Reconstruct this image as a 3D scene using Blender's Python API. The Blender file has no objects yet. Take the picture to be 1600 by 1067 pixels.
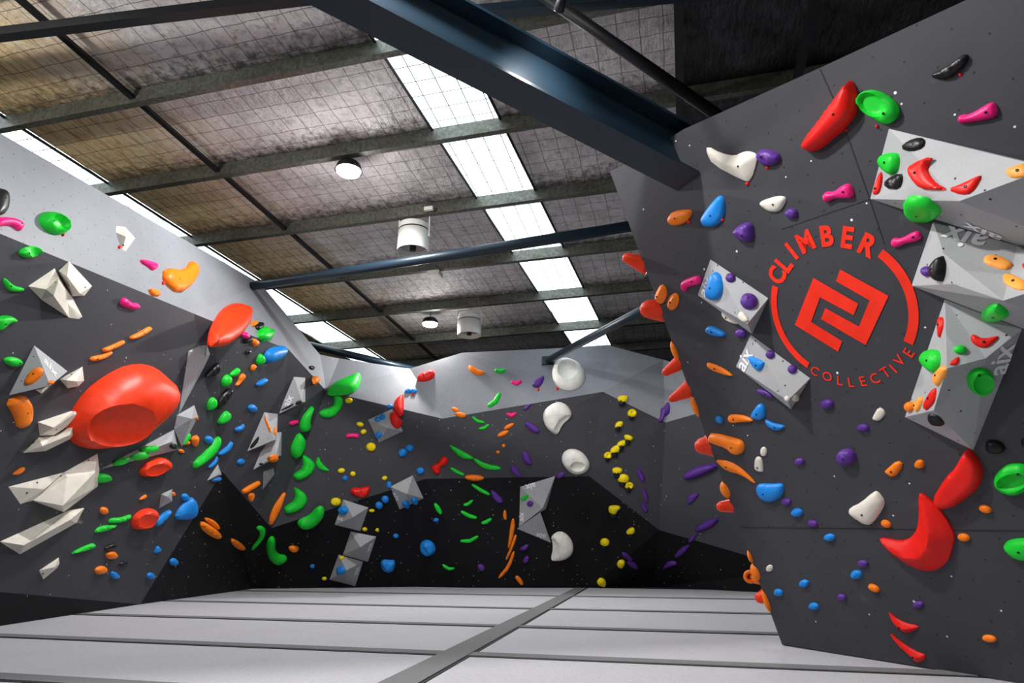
import bpy, bmesh, math, random
import numpy as np
from mathutils import Vector, Matrix
from mathutils.bvhtree import BVHTree
from mathutils.geometry import delaunay_2d_cdt
random.seed(7)
sc = bpy.context.scene
COL = sc.collection
# ------------------------------------------------------------------ camera
PITCH = math.radians(18.1); FPX = 1000.0
CAM = Vector((0, 0, 0.7))
cd = bpy.data.cameras.new('camera'); cam = bpy.data.objects.new('camera', cd); COL.objects.link(cam)
cd.sensor_width = 36; cd.lens = FPX / 1600 * 36; cd.clip_start = .02; cd.clip_end = 200
cam.location = CAM; cam.rotation_euler = (math.pi / 2 + PITCH, 0, 0)
sc.camera = cam
# ------------------------------------------------------------------ world, exposure
w = bpy.data.worlds.new('sky'); sc.world = w; w.use_nodes = True
w.node_tree.nodes['Background'].inputs[0].default_value = (.86, .94, 1, 1)
w.node_tree.nodes['Background'].inputs[1].default_value = 4.0
sc.view_settings.view_transform = 'Standard'; sc.view_settings.look = 'None'
sc.view_settings.exposure = 0.0; sc.view_settings.gamma = 1.0; sc.view_settings.use_curve_mapping = False
sc.cycles.max_bounces = 6; sc.cycles.diffuse_bounces = 4; sc.cycles.transmission_bounces = 4
sc.cycles.use_denoising = True
# lamps: (pixel the lamp is seen at or None, location, watts)
def ray(u, v):
    a = (u - 800) / FPX; b = (v - 533.5) / FPX
    return Vector((a, math.cos(PITCH) + b * math.sin(PITCH), math.sin(PITCH) - b * math.cos(PITCH)))
def hit(u, v, P, n):
    r = ray(u, v); d = r.dot(n)
    t = (P - CAM).dot(n) / d
    return CAM + r * t
def atY(u, v, Y):
    r = ray(u, v); return CAM + r * (Y / r.y)
def atZ(u, v, z=0.0):
    r = ray(u, v); return CAM + r * ((z - CAM.z) / r.z)
TH = math.atan2(.268, 1.052)
D2 = Vector((math.sin(TH), math.cos(TH), 0)); D1 = Vector((math.cos(TH), -math.sin(TH), 0))
H = 5.3; SL = .04
RN = Vector((SL * D2.x, SL * D2.y, 1)).normalized()
def onroof(u, v, dz=0.0): return hit(u, v, CAM + Vector((0, 0, H + dz)), RN)
def ab(P): return P.dot(D1), P.dot(D2)
def RP(a, b, dz=0.0):
    q = D1 * a + D2 * b; q.z = CAM.z + H + dz - SL * b; return q
LAMP1 = onroof(545, 264, -.12); LAMP2 = onroof(672, 504, -.12)
def lamp(name, loc, watts, size=.09, color=(1, .97, .93), kind='SPOT', sp=176):
    l = bpy.data.lights.new(name, kind); o = bpy.data.objects.new(name, l); COL.objects.link(o)
    l.energy = watts; l.shadow_soft_size = size; l.color = color
    if kind == 'SPOT': l.spot_size = math.radians(sp); l.spot_blend = .35
    o.location = loc; return o
lamp('high_bay_light', LAMP1 - Vector((0, 0, .12)), 560)
lamp('high_bay_light', LAMP2 - Vector((0, 0, .12)), 330)
EXTRA = [Vector((-1.1, 2.4, 4.9)), Vector((1.0, -1.0, 5.2)), Vector((-5.9, 3.4, 4.95)), Vector((2.4, 9.0, 4.6))]  # third lamp is added out of view to brighten the left ceiling foil
for p, e in zip(EXTRA, (620, 170, 120, 150)): lamp('high_bay_light', p - Vector((0, 0, .12)), e)  # third one is the added left lamp
for p, e in ((LAMP1, 50), (LAMP2, 40), (EXTRA[0], 80), (EXTRA[2], 480)): lamp('high_bay_spill', p - Vector((0, 0, .16)), e, .16, (1, .96, .92), 'POINT')  # last spill belongs to the added left lamp, only brightens the foil

# ------------------------------------------------------------------ materials
def newmat(name, col, rough=.5, metal=0.0, spec=.5):
    m = bpy.data.materials.new(name); m.use_nodes = True
    b = m.node_tree.nodes['Principled BSDF']
    b.inputs['Base Color'].default_value = (*col, 1); b.inputs['Roughness'].default_value = rough
    b.inputs['Metallic'].default_value = metal; b.inputs['Specular IOR Level'].default_value = spec
    return m
class NT:
    def __init__(s, m): s.t = m.node_tree; s.b = s.t.nodes['Principled BSDF']
    def n(s, ty, **k):
        x = s.t.nodes.new(ty)
        for a, v in k.items(): setattr(x, a, v)
        return x
    def link(s, a, b): s.t.links.new(a, b)
    def val(s, sock, v):
        if hasattr(v, 'is_output'): s.link(v, sock)
        else: sock.default_value = v
    def math(s, op, a, b=0.0, c=0.0):
        x = s.n('ShaderNodeMath', operation=op)
        s.val(x.inputs[0], a); s.val(x.inputs[1], b); s.val(x.inputs[2], c)
        return x.outputs[0]
    def mix(s, f, a, b):
        x = s.n('ShaderNodeMix', data_type='RGBA')
        s.val(x.inputs[0], f)
        s.val(x.inputs[6], a if hasattr(a, 'is_output') else (*a, 1)); s.val(x.inputs[7], b if hasattr(b, 'is_output') else (*b, 1))
        return x.outputs[2]
    def uv(s):
        t = s.n('ShaderNodeUVMap'); x = s.n('ShaderNodeSeparateXYZ'); s.link(t.outputs[0], x.inputs[0])
        return t.outputs[0], x.outputs[0], x.outputs[1]
    def noise(s, vec, scale, detail=4, rough=.5):
        x = s.n('ShaderNodeTexNoise'); s.link(vec, x.inputs['Vector'])
        x.inputs['Scale'].default_value = scale; x.inputs['Detail'].default_value = detail; x.inputs['Roughness'].default_value = rough
        return x.outputs[0]
    def ramp(s, f, lo, hi):
        x = s.n('ShaderNodeMapRange'); s.val(x.inputs[0], f); x.inputs[1].default_value = lo; x.inputs[2].default_value = hi
        return x.outputs[0]
    def bump(s, h, strength, dist=.01):
        x = s.n('ShaderNodeBump'); x.inputs['Strength'].default_value = strength; x.inputs['Distance'].default_value = dist
        s.link(h, x.inputs['Height']); s.link(x.outputs[0], s.b.inputs['Normal'])
def dots(N, U, V, step, rad, seed=0.0, keep=None):
    p = N.math('DIVIDE', N.math('ADD', U, V), step); q = N.math('DIVIDE', N.math('SUBTRACT', U, V), step)
    p = N.math('ADD', p, seed); q = N.math('ADD', q, seed * .37)
    fp = N.math('SUBTRACT', N.math('FRACT', p), .5); fq = N.math('SUBTRACT', N.math('FRACT', q), .5)
    d = N.math('SQRT', N.math('ADD', N.math('MULTIPLY', fp, fp), N.math('MULTIPLY', fq, fq)))
    f = N.math('LESS_THAN', d, rad / step * 1.414)
    if keep:
        c = N.n('ShaderNodeCombineXYZ'); N.link(N.math('FLOOR', p), c.inputs[0]); N.link(N.math('FLOOR', q), c.inputs[1])
        wn = N.n('ShaderNodeTexWhiteNoise', noise_dimensions='3D'); N.link(c.outputs[0], wn.inputs[0])
        f = N.math('MULTIPLY', f, N.math('LESS_THAN', wn.outputs[0], keep))
    return f
def boardmat(name, col, holecol, chalk, rough=.55, speck=.05):
    m = newmat(name, col, rough, spec=.35); N = NT(m); uv, U, V = N.uv()
    n1 = N.noise(uv, 1.3, 5, .6); n2 = N.noise(uv, 90, 2)
    c = N.mix(N.ramp(n1, .3, .8), tuple(x * .9 for x in col), tuple(min(1, x * 1.12 + .004) for x in col))
    c = N.mix(N.math('MULTIPLY', N.ramp(n2, .45, .75), .14), c, tuple(min(1, x * 1.6 + .02) for x in col))
    if chalk:
        n3 = N.noise(uv, 4.5, 3, .6)
        c = N.mix(N.math('MULTIPLY', N.ramp(n3, .68, .85), chalk), c, (.5, .5, .52))
    c = N.mix(dots(N, U, V, .24, .0058), c, holecol)
    if speck:
        c = N.mix(dots(N, U, V, .19, .0055, .31, speck), c, (.75, .77, .8))
        c = N.mix(dots(N, U, V, .33, .008, .77, speck * .6), c, (.8, .82, .86))
    N.link(c, N.b.inputs['Base Color']); N.bump(n2, .12, .002)
    return m
M = {}
M['dark'] = boardmat('charcoal_board', (.041, .042, .052), (.008, .008, .01), .12, speck=.07)
M['black'] = boardmat('black_board', (.007, .0072, .009), (.004, .004, .005), .05, speck=.13)
M['black'].node_tree.nodes['Principled BSDF'].inputs['Specular IOR Level'].default_value = .12
M['grey'] = boardmat('pale_grey_board', (.235, .25, .285), (.03, .03, .035), 0, speck=0)
M['vol'] = boardmat('grey_volume_paint', (.37, .38, .40), (.02, .02, .02), 0, .6, speck=0)
def plastic(name, col, rough=.42, bump=.15, sc_=60):
    m = newmat(name, col, rough, spec=.28); N = NT(m); t = N.n('ShaderNodeTexCoord')
    n1 = N.noise(t.outputs['Object'], sc_, 3); n2 = N.noise(t.outputs['Object'], 9, 3)
    c = N.mix(N.ramp(n2, .35, .75), tuple(x * .9 for x in col), tuple(min(1, x * 1.06 + .004) for x in col))
    N.link(c, N.b.inputs['Base Color']); N.bump(n1, bump, .003)
    return m
M['g'] = plastic('green_plastic', (.008, .62, .035)); M['b'] = plastic('blue_plastic', (.01, .24, .74))
M['o'] = plastic('orange_plastic', (1.0, .22, .008)); M['y'] = plastic('yellow_plastic', (.92, .72, .004))
M['p'] = plastic('purple_plastic', (.10, .028, .27)); M['r'] = plastic('red_plastic', (.78, .009, .005), .42)
M['v'] = plastic('vermilion_plastic', (.86, .04, .005))
M['k'] = plastic('black_plastic', (.008, .008, .009), .36); M['w'] = plastic('cream_fibreglass', (.76, .72, .64), .5)
M['m'] = plastic('pink_plastic', (.95, .015, .23)); M['W'] = plastic('white_fibreglass', (.86, .85, .80), .5)
M['O'] = plastic('pale_orange_plastic', (1.0, .38, .06))
M['bolt'] = newmat('bolt_steel', (.03, .03, .03), .35, .6)
M['ink'] = newmat('white_lettering', (.85, .87, .9), .5)
M['logo'] = plastic('red_orange_paint', (.93, .028, .008), .55, .05)
M['seam'] = newmat('panel_joint', (.012, .012, .014), .8)
M['steel'] = newmat('dark_steel', (.012, .014, .017), .45, .3)
M['teal'] = newmat('dark_blue_steel_paint', (.008, .022, .038), .38, .1)
M['fan'] = newmat('cream_enamel', (.72, .74, .70), .3); M['fanin'] = newmat('fan_grille', (.35, .33, .3), .6)
M['wire'] = newmat('zinc_wire', (.45, .46, .45), .4, .6)
m = newmat('lamp_glow', (1, 1, 1)); M['glow'] = m
m.node_tree.nodes['Principled BSDF'].inputs['Emission Color'].default_value = (1, .98, .95, 1)
m.node_tree.nodes['Principled BSDF'].inputs['Emission Strength'].default_value = 60
# galvanised purlin
m = newmat('galvanised_steel', (.2, .21, .19), .4, .35); N = NT(m); t = N.n('ShaderNodeTexCoord')
n1 = N.noise(t.outputs['Object'], 22, 6, .7); n2 = N.noise(t.outputs['Object'], 1.1, 3)
c = N.mix(N.ramp(n1, .35, .7), (.055, .058, .048), (.19, .205, .175)); c = N.mix(N.math('MULTIPLY', N.ramp(n2, .4, .7), .5), c, (.05, .042, .03))
N.link(c, N.b.inputs['Base Color']); M['galv'] = m
# foil insulation under chicken wire
def foil(name, c0, c1, warm_glow, rough=.5, metal=.2, bumps=.9, wires=True):
    m = newmat(name, c0, rough, metal); N = NT(m); uv, U, V = N.uv()
    mp = N.n('ShaderNodeMapping'); N.link(uv, mp.inputs[0]); mp.inputs['Scale'].default_value = (1, .22, 1)
    n1 = N.noise(uv, 2.2, 6, .65); n2 = N.noise(mp.outputs[0], 14, 5, .7); n3 = N.noise(uv, 9, 6, .7)
    c = N.mix(N.ramp(n1, .3, .72), c0, c1)
    c = N.mix(N.math('MULTIPLY', N.ramp(n3, .5, .75), .75), c, tuple(x * .35 for x in c0))
    c = N.mix(N.math('MULTIPLY', N.ramp(n2, .56, .74), .5), c, tuple(min(1, x * 1.7) for x in c1))
    if warm_glow: # warm light by the left skylight, painted into the foil colour
        f = N.math('MULTIPLY', N.ramp(N.math('ADD', U, N.math('MULTIPLY', n1, 1.6)), WARM_A + 3.3, WARM_A + 1.5), .92)
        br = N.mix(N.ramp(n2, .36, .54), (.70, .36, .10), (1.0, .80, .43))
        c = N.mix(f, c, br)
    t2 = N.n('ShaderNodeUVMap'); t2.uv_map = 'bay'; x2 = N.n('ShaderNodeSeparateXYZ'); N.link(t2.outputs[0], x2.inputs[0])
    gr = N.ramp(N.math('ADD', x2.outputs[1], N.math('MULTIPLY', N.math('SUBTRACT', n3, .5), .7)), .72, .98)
    c = N.mix(N.math('MULTIPLY', gr, .85), c, (.035, .03, .028))  # dirt and purlin shade, both painted dark towards each bay's far edge
    if wires:
        per = .24
        fu = N.math('ABSOLUTE', N.math('SUBTRACT', N.math('FRACT', N.math('DIVIDE', N.math('ADD', U, N.math('MULTIPLY', n1, .05)), per)), .5))
        fv = N.math('ABSOLUTE', N.math('SUBTRACT', N.math('FRACT', N.math('DIVIDE', N.math('ADD', V, N.math('MULTIPLY', n1, .07)), per)), .5))
        wr = N.math('MAXIMUM', N.math('GREATER_THAN', fu, .477), N.math('GREATER_THAN', fv, .477))
        c = N.mix(N.math('MULTIPLY', wr, .68), c, (.03, .028, .026))
    N.link(c, N.b.inputs['Base Color'])
    hsum = N.math('ADD', N.math('MULTIPLY', n2, .7), N.math('MULTIPLY', n3, .6)); N.bump(hsum, bumps, .05)
    return m
WARM_A = 0
# carpeted mats
def carpet(name, col):
    m = newmat(name, col, .95, spec=.1); N = NT(m); t = N.n('ShaderNodeTexCoord')
    n1 = N.noise(t.outputs['Object'], 260, 2); n2 = N.noise(t.outputs['Object'], 1.6, 5, .6); n3 = N.noise(t.outputs['Object'], 40, 3)
    c = N.mix(N.ramp(n1, .3, .7), tuple(x * .68 for x in col), tuple(min(1, x * 1.22) for x in col))
    c = N.mix(N.math('MULTIPLY', N.ramp(n2, .4, .75), .35), c, tuple(x * .82 for x in col)); c = N.mix(N.math('MULTIPLY', N.ramp(n3, .5, .8), .3), c, tuple(x * .8 for x in col))
    N.link(c, N.b.inputs['Base Color']); N.bump(n1, .4, .004); return m
M['mat'] = carpet('pale_grey_carpet', (.50, .50, .54)); M['strip'] = carpet('mid_grey_carpet', (.20, .205, .21))
M['under'] = newmat('black_rubber', (.01, .01, .011), .8); M['shed'] = newmat('dark_cladding', (.04, .042, .045), .7)
m = newmat('shed_wall_paint', (.45, .45, .46), .8); M['shedlight'] = m

# ------------------------------------------------------------------ mesh helpers
def link(name, me, mat=None, parent=None, mw=None):
    o = bpy.data.objects.new(name, me); COL.objects.link(o)
    if mat: me.materials.append(mat)
    if parent: o.parent = parent
    if mw is not None:
        o.matrix_world = mw if not parent else mw
        if parent: o.matrix_local = parent.matrix_world.inverted() @ mw
    return o
def tag(o, label, cat, group=None):
    o['label'] = label; o['category'] = cat
    if group: o['group'] = group
    return o
def empty(name, loc, mw=None):
    o = bpy.data.objects.new(name, None); COL.objects.link(o); o.empty_display_size = .1
    o.matrix_world = mw if mw is not None else Matrix.Translation(loc); return o
def frameof(n, up=Vector((0, 0, 1))):
    n = n.normalized(); x = up.cross(n)
    if x.length < 1e-4: x = Vector((1, 0, 0))
    x.normalize(); y = n.cross(x)
    return Matrix((x, y, n)).transposed()
def mw_of(P, n):
    return Matrix.Translation(P) @ frameof(n).to_4x4()
def uvface(me):
    if not me.uv_layers: me.uv_layers.new(name='UVMap')
    uvl = me.uv_layers[0].data
    for p in me.polygons:
        n = p.normal; R = frameof(n if n.length > 0 else Vector((0, 0, 1))); x = R.col[0]; y = R.col[1]
        for li in p.loop_indices:
            co = me.vertices[me.loops[li].vertex_index].co; uvl[li].uv = (co.dot(x), co.dot(y))
def mesh(name, vs, fs, mat=None, parent=None, smooth=False, mw=None, uv=False):
    me = bpy.data.meshes.new(name); me.from_pydata([tuple(v) for v in vs], [], fs); me.update()
    if uv: uvface(me)
    if smooth:
        for p in me.polygons: p.use_smooth = True
    return link(name, me, mat, parent, mw)
def box(bm, c, sx, sy, sz, R=None):
    R = R or Matrix.Identity(3); vs = []
    for dx in (-.5, .5):
        for dy in (-.5, .5):
            for dz in (-.5, .5): vs.append(bm.verts.new(c + R @ Vector((dx * sx, dy * sy, dz * sz))))
    for f in ((0, 1, 3, 2), (4, 6, 7, 5), (0, 4, 5, 1), (2, 3, 7, 6), (0, 2, 6, 4), (1, 5, 7, 3)): bm.faces.new([vs[i] for i in f])
def tube(bm, pts, r, n=12, r2=None, cap=True):
    rings = []
    for i, p in enumerate(pts):
        d = (pts[min(i + 1, len(pts) - 1)] - pts[max(i - 1, 0)]).normalized(); R = frameof(d, Vector((.1, .2, 1)))
        rr = r if r2 is None else r + (r2 - r) * i / (len(pts) - 1)
        rings.append([bm.verts.new(p + R @ Vector((math.cos(2 * math.pi * k / n) * rr, math.sin(2 * math.pi * k / n) * rr, 0))) for k in range(n)])
    for a, b in zip(rings, rings[1:]):
        for k in range(n): bm.faces.new((a[k], a[(k + 1) % n], b[(k + 1) % n], b[k]))
    if cap: bm.faces.new(rings[0][::-1]); bm.faces.new(rings[-1])
def bmo(name, bm, mat, parent=None, smooth=False, origin=None):
    bmesh.ops.recalc_face_normals(bm, faces=bm.faces[:])
    me = bpy.data.meshes.new(name)
    if origin is not None: bmesh.ops.translate(bm, vec=-origin, verts=bm.verts[:])
    bm.to_mesh(me); bm.free()
    if smooth:
        for p in me.polygons: p.use_smooth = True
    o = link(name, me, mat)
    mwl = Matrix.Translation(origin) if origin is not None else Matrix.Identity(4)
    if parent: o.parent = parent; o.matrix_local = parent.matrix_world.inverted() @ mwl
    else: o.matrix_world = mwl
    return o
def lathe(bm, prof, R, P, n=28):
    rings = [[bm.verts.new(P + R @ Vector((math.cos(2 * math.pi * k / n) * r, math.sin(2 * math.pi * k / n) * r, z))) for k in range(n)] for r, z in prof]
    for a, b in zip(rings, rings[1:]):
        for k in range(n): bm.faces.new((a[k], a[(k + 1) % n], b[(k + 1) % n], b[k]))
    return rings

# ------------------------------------------------------------------ walls
V = {}
def vf(k, u, v): V[k] = atZ(u, v, 0.0)
def vy(k, u, v, Y): V[k] = atY(u, v, Y)
vf('f0', 0, 978); vf('f1', 219, 944); vf('f2', 395, 920); vf('f3', 650, 917); vf('f4', 745, 918.5); vf('f5', 922, 918.5); vf('f6', 1020, 917); vf('f7', 1250, 928)
r = ray(0, 925); V['k0'] = CAM + r * (4.97 / .8)
vy('A', 303, 490, 7.92)
_n = (V['f1'] - V['k0']).cross(V['A'] - V['f1']).normalized()
V['L0'] = hit(0, 365, V['k0'], _n)
vy('T0', 0, 208, 4.75); V['T1'] = hit(407, 443, V['T0'], (V['L0'] - V['T0']).cross(V['A'] - V['T0']).normalized()); vy('T2', 500, 554, 12.35); vy('T3', 530, 560, 12.7); vy('T4', 640, 576, 12.95); vy('T5', 722, 551, 12.9); vy('T6', 953, 540, 12.6); vy('T7', 1036, 562, 12.3); vy('T8', 1170, 598, 11.4)
vy('B', 335, 503, 8.35); vy('C', 450, 545, 10.7); vy('D', 510, 611, 12.0); vy('E', 691, 654, 12.55); vy('F', 942, 612, 12.25); vy('G', 1040, 660, 12.35); vy('Hh', 1250, 600, 10.9)
V['T2'] = hit(500, 554, V['T1'], (V['C'] - V['T1']).cross(V['D'] - V['T1']).normalized()); print('T1', V['T1'], 'T2', V['T2'])
vy('P', 347.5, 737, 10.4); vy('Q', 424, 825, 12.15); vy('R', 509, 798, 12.5); vy('S', 665, 748, 12.75); vy('T', 921, 744, 12.7); vy('U', 1030, 828, 12.95); vy('W', 1250, 892, 11.6)
def ext(a, b, k): return V[a] + (V[a] - V[b]) * k
for nm, a, b, k in (('f0x', 'f0', 'f1', 1.5), ('k0x', 'k0', 'f1', 1.4), ('L0x', 'L0', 'A', 1.6), ('T0x', 'T0', 'T1', 1.4)): V[nm] = ext(a, b, k)
def wall(name, faces):
    keys = []; fs = []; mi = []; mats = [M['dark'], M['black'], M['grey']]
    for mt, ks in faces:
        ks = ks.split()
        for k in ks:
            if k not in keys: keys.append(k)
        fs.append([keys.index(k) for k in ks]); mi.append('dbg'.index(mt))
    vs = [V[k] for k in keys]
    # orient to camera
    out = []
    for f in fs:
        c = sum((vs[i] for i in f), Vector()) / len(f); n = (vs[f[1]] - vs[f[0]]).cross(vs[f[2]] - vs[f[1]])
        out.append(f if n.dot(CAM - c) > 0 else f[::-1])
    me = bpy.data.meshes.new(name); me.from_pydata([tuple(v) for v in vs], [], out); me.update(); uvface(me)
    for mm in mats: me.materials.append(mm)
    for p, i in zip(me.polygons, mi): p.material_index = i
    o = link(name, me); o['kind'] = 'structure'
    return [vs, out]
geo = []
geo.append(wall('wall_left', [('b', 'k0x k0 f1 f0'), ('b', 'k0x f0 f0x'), ('d', 'L0 k0 f1 A'), ('d', 'L0x k0x k0 L0'), ('g', 'T0x L0x L0 T0'),
    ('g', 'T0 L0 A'), ('g', 'T0 A T1'), ('g', 'T1 A B'), ('g', 'T1 B C'), ('d', 'A f1 P'), ('d', 'A P B'), ('d', 'B P C'), ('d', 'C P Q'), ('d', 'C Q D'),
    ('b', 'P f1 f2'), ('b', 'P f2 Q'), ('g', 'T1 C D'), ('g', 'T1 D T2')]))
geo.append(wall('wall_back', [('g', 'T2 D T3'), ('g', 'T3 D T4'), ('g', 'D E T4'), ('g', 'T4 E T5'), ('g', 'T5 E F'), ('g', 'T5 F T6'), ('g', 'T6 F T7'), ('g', 'F G T7'), ('g', 'T7 G T8'), ('g', 'G Hh T8'),
    ('d', 'D Q R'), ('d', 'D R E'), ('d', 'E R S'), ('d', 'E S F'), ('d', 'S T F'), ('d', 'F T G'), ('d', 'T U G'), ('d', 'G U Hh'), ('d', 'U W Hh'),
    ('b', 'Q f2 R'), ('b', 'R f2 f3'), ('b', 'R f3 S'), ('b', 'S f3 f4'), ('b', 'S f4 T'), ('b', 'T f4 f5'), ('b', 'T f5 U'), ('b', 'U f5 f6'), ('b', 'U f6 W'), ('b', 'W f6 f7')]))
# right leaning board
RA0 = atZ(1222, 1007); RB0 = atZ(1598, 1067); RE = (RB0 - RA0).normalized()
RN0 = Vector((RE.y, -RE.x, 0)); RN0 = -RN0 if RN0.dot(RA0 - CAM) > 0 else RN0
PHI = math.radians(23); RW = RN0 * math.sin(PHI) + Vector((0, 0, 1)) * math.cos(PHI)
RNN = RE.cross(RW).normalized(); RNN = -RNN if RNN.dot(CAM - RA0) < 0 else RNN
def rp(u, v): return hit(u, v, RA0, RNN)
back = Vector((.55, .83, 0)).normalized()
V['ra'] = RA0; V['rb'] = RA0 + RE * 6.5
V['rc'] = rp(953, 268); V['rd'] = rp(1008, 240); V['re'] = rp(1068, 202); V['rg'] = rp(1281, 106); V['rh'] = rp(1600, -42)
V['ri'] = V['rh'] + (V['rh'] - V['rg']) * 1.0; 
V['ri2'] = V['ri'] + (V['rb'] - V['ri']).dot(RE) * RE if (V['rb'] - V['ri']).dot(RE) > 0 else V['ri'] + RE * .1
V['ra2'] = RA0 + back * 2.4; V['rc2'] = V['rc'] + back * 2.4
geo.append(wall('wall_right', [('d', 'ra rb ri2 ri rh rg re rd rc'), ('d', 'ra rc rc2 ra2')]))
def mkbvh(g):
    vs = []; fs = []
    for a, b in g:
        o = len(vs); vs += a; fs += [[i + o for i in f] for f in b]
    return BVHTree.FromPolygons(vs, fs, all_triangles=False)
wallbvh = mkbvh(geo); volgeo = []
allbvh = wallbvh
def cast(u, v, b=None):
    d = ray(u, v).normalized(); L, n, i, t = (b or allbvh).ray_cast(CAM, d)
    if L is None: return None, None
    if n.dot(d) > 0: n = -n
    return L, n
# joints in the right board
def seam(pts, wd=.006, name='trim_1'):
    q = []; fs = []
    for (u0, v0), (u1, v1) in zip(pts, pts[1:]):
        a = rp(u0, v0) + RNN * .002; b = rp(u1, v1) + RNN * .002; s = (b - a).normalized().cross(RNN) * wd / 2
        k = len(q); q += [a - s, b - s, b + s, a + s]; fs.append((k, k + 1, k + 2, k + 3))
    o = mesh(name, q, fs, M['seam']); o['kind'] = 'structure'
seam([(1158, 824), (1320, 825.5), (1750, 832)]); seam([(1281, 107), (1310, 172), (1359, 311), (1382, 382)], name='trim_2'); seam([(1222, 358), (1359, 311)], .004, name='trim_3')

# ------------------------------------------------------------------ floor mats
fl = mesh('floor', [(-12, -6, -.3), (14, -6, -.3), (14, 20, -.3), (-12, 20, -.3)], [(0, 1, 2, 3)], M['under']); fl['kind'] = 'structure'
E1 = Vector((.9680, -.251, 0)); E1 = Vector((D1.x, D1.y, 0)).normalized(); E2 = Vector((-E1.y, E1.x, 0))
rows_px = [1068 + 62, 1018.5, 973.5, 946, 926.5]
bs = [atZ(600, v).dot(E2) for v in rows_px]
bs[0] = atZ(0, 1051).dot(E2) - .16
bs = [bs[0] - 2.1, bs[0]] + bs[1:] + [bs[-1] + 2.6]
s0 = atZ(592, 1067); s1 = atZ(885, 925); t0 = atZ(655, 1067); t1 = atZ(905, 925)
def a_on(p, q, b):
    f = (b - p.dot(E2)) / (q.dot(E2) - p.dot(E2)); return p.dot(E1) + f * (q.dot(E1) - p.dot(E1))
FP = lambda a, b, z: E1 * a + E2 * b + Vector((0, 0, z))
def slab(name, quad, z0, z1, mat, label, cat, group, bev=.012):
    c = sum((FP(a, b, 0) for a, b in quad), Vector()) / 4
    bm = bmesh.new(); lo = [bm.verts.new(FP(a, b, z0) - c) for a, b in quad]; hi = [bm.verts.new(FP(a, b, z1) - c) for a, b in quad]
    bm.faces.new(lo[::-1]); bm.faces.new(hi)
    for i in range(4): bm.faces.new((lo[i], lo[(i + 1) % 4], hi[(i + 1) % 4], hi[i]))
    bmesh.ops.recalc_face_normals(bm, faces=bm.faces[:])
    if bev: bmesh.ops.bevel(bm, geom=[e for e in bm.edges if e.verts[0].co.z > z0 + .01 and e.verts[1].co.z > z0 + .01], offset=bev, segments=2, profile=.5, affect='EDGES')
    me = bpy.data.meshes.new(name); bm.to_mesh(me); bm.free(); o = link(name, me, mat); o.location = c; tag(o, label, cat, group); return o
rn = ['nearest the camera, half under the frame', 'in the nearest full row', 'in the second full row', 'in the third row', 'in the fourth row', 'in the last row']
for i in range(len(bs) - 1):
    b0, b1 = bs[i], bs[i + 1]
    for side in (0, 1):
        am0 = (a_on(s0, s1, b0) + a_on(t0, t1, b0)) / 2; am1 = (a_on(s0, s1, b1) + a_on(t0, t1, b1)) / 2
        g = .004
        if side == 0: quad = [(-9.5, b0 + g), (am0 - g, b0 + g), (am1 - g, b1 - g), (-9.5, b1 - g)]
        else: quad = [(am0 + g, b0 + g), (8.5, b0 + g), (8.5, b1 - g), (am1 + g, b1 - g)]
        slab('floor_mat', quad, -.3, -.006, M['mat'], 'pale grey floor mat %s, %s of the long strip' % (rn[i], ('left', 'right')[side]), 'floor mat', 'carpeted floor mats')
        if side == 0: qs = [(-9.5, b1), (am1 - .06, b1), (am1 - .06, b1 + .16), (-9.5, b1 + .16)]
        else: qs = [(am1 + .06, b1), (8.5, b1), (8.5, b1 + .16), (am1 + .06, b1 + .16)]
        if i < len(bs) - 2:
            slab('joint_strip', qs, -.0055, .002, M['strip'], 'grey carpet joint strip, %s, %s of the long strip' % (('nearest the camera', 'before the nearest full row', 'second up', 'third up', 'farthest back')[i], ('left', 'right')[side]), 'carpet strip', 'mat joint strips', 0)
            qd = [(a, b1 - .028 if j < 2 else b1 - .004) for j, (a, b) in enumerate(qs)]
            slab('joint_gap', qd, -.0055, -.002, M['under'], 'thin black mat gap, %s, %s of the long strip' % (('nearest the camera', 'before the nearest full row', 'second up', 'third up', 'farthest back')[i], ('left', 'right')[side]), 'mat joint', 'mat joint gaps', 0)
bA = bs[0]; bB = bs[-1]
slab('joint_strip', [(a_on(s0, s1, bA), bA), (a_on(t0, t1, bA), bA), (a_on(t0, t1, bB), bB), (a_on(s0, s1, bB), bB)], -.0055, .005, M['strip'], 'long grey carpet strip running diagonally away across the whole floor', 'carpet strip', None, 0)
slab('joint_gap', [(a_on(t0, t1, bA), bA), (a_on(t0, t1, bA) + .022, bA), (a_on(t0, t1, bB) + .022, bB), (a_on(t0, t1, bB), bB)], -.0055, -.001, M['under'], 'thin black line along the right edge of the long diagonal strip', 'mat joint', None, 0)

# ------------------------------------------------------------------ roof
class Ln(tuple):
    def at(s, b): return s[0] + s[1] * b
def aline(*px):
    q = np.array([ab(onroof(u, v, .2)) for u, v in px]); k, c = np.polyfit(q[:, 1], q[:, 0], 1); return Ln((c, k))
def amean(*px):
    q = [ab(onroof(u, v, .2))[0] for u, v in px]; return sum(q) / len(q)
aL1 = aline((150, 270), (388, 425), (545, 524)); aR0 = aline((605, 90), (757, 327), (870, 500)); aR1 = aline((781, 183), (873, 365), (936, 498))
_q = ab(onroof(489, 527, .2)); aL0 = Ln((_q[0] - aL1[1] * _q[1], aL1[1]))
WARM_A = aL1.at(8)
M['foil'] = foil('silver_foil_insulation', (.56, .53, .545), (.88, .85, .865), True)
M['foil_shade'] = foil('shaded_foil_insulation', (.03, .03, .034), (.13, .13, .145), False, .28, .8, 1.0, False)  # unlit right part of the roof, its shade put into darker foil
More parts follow.
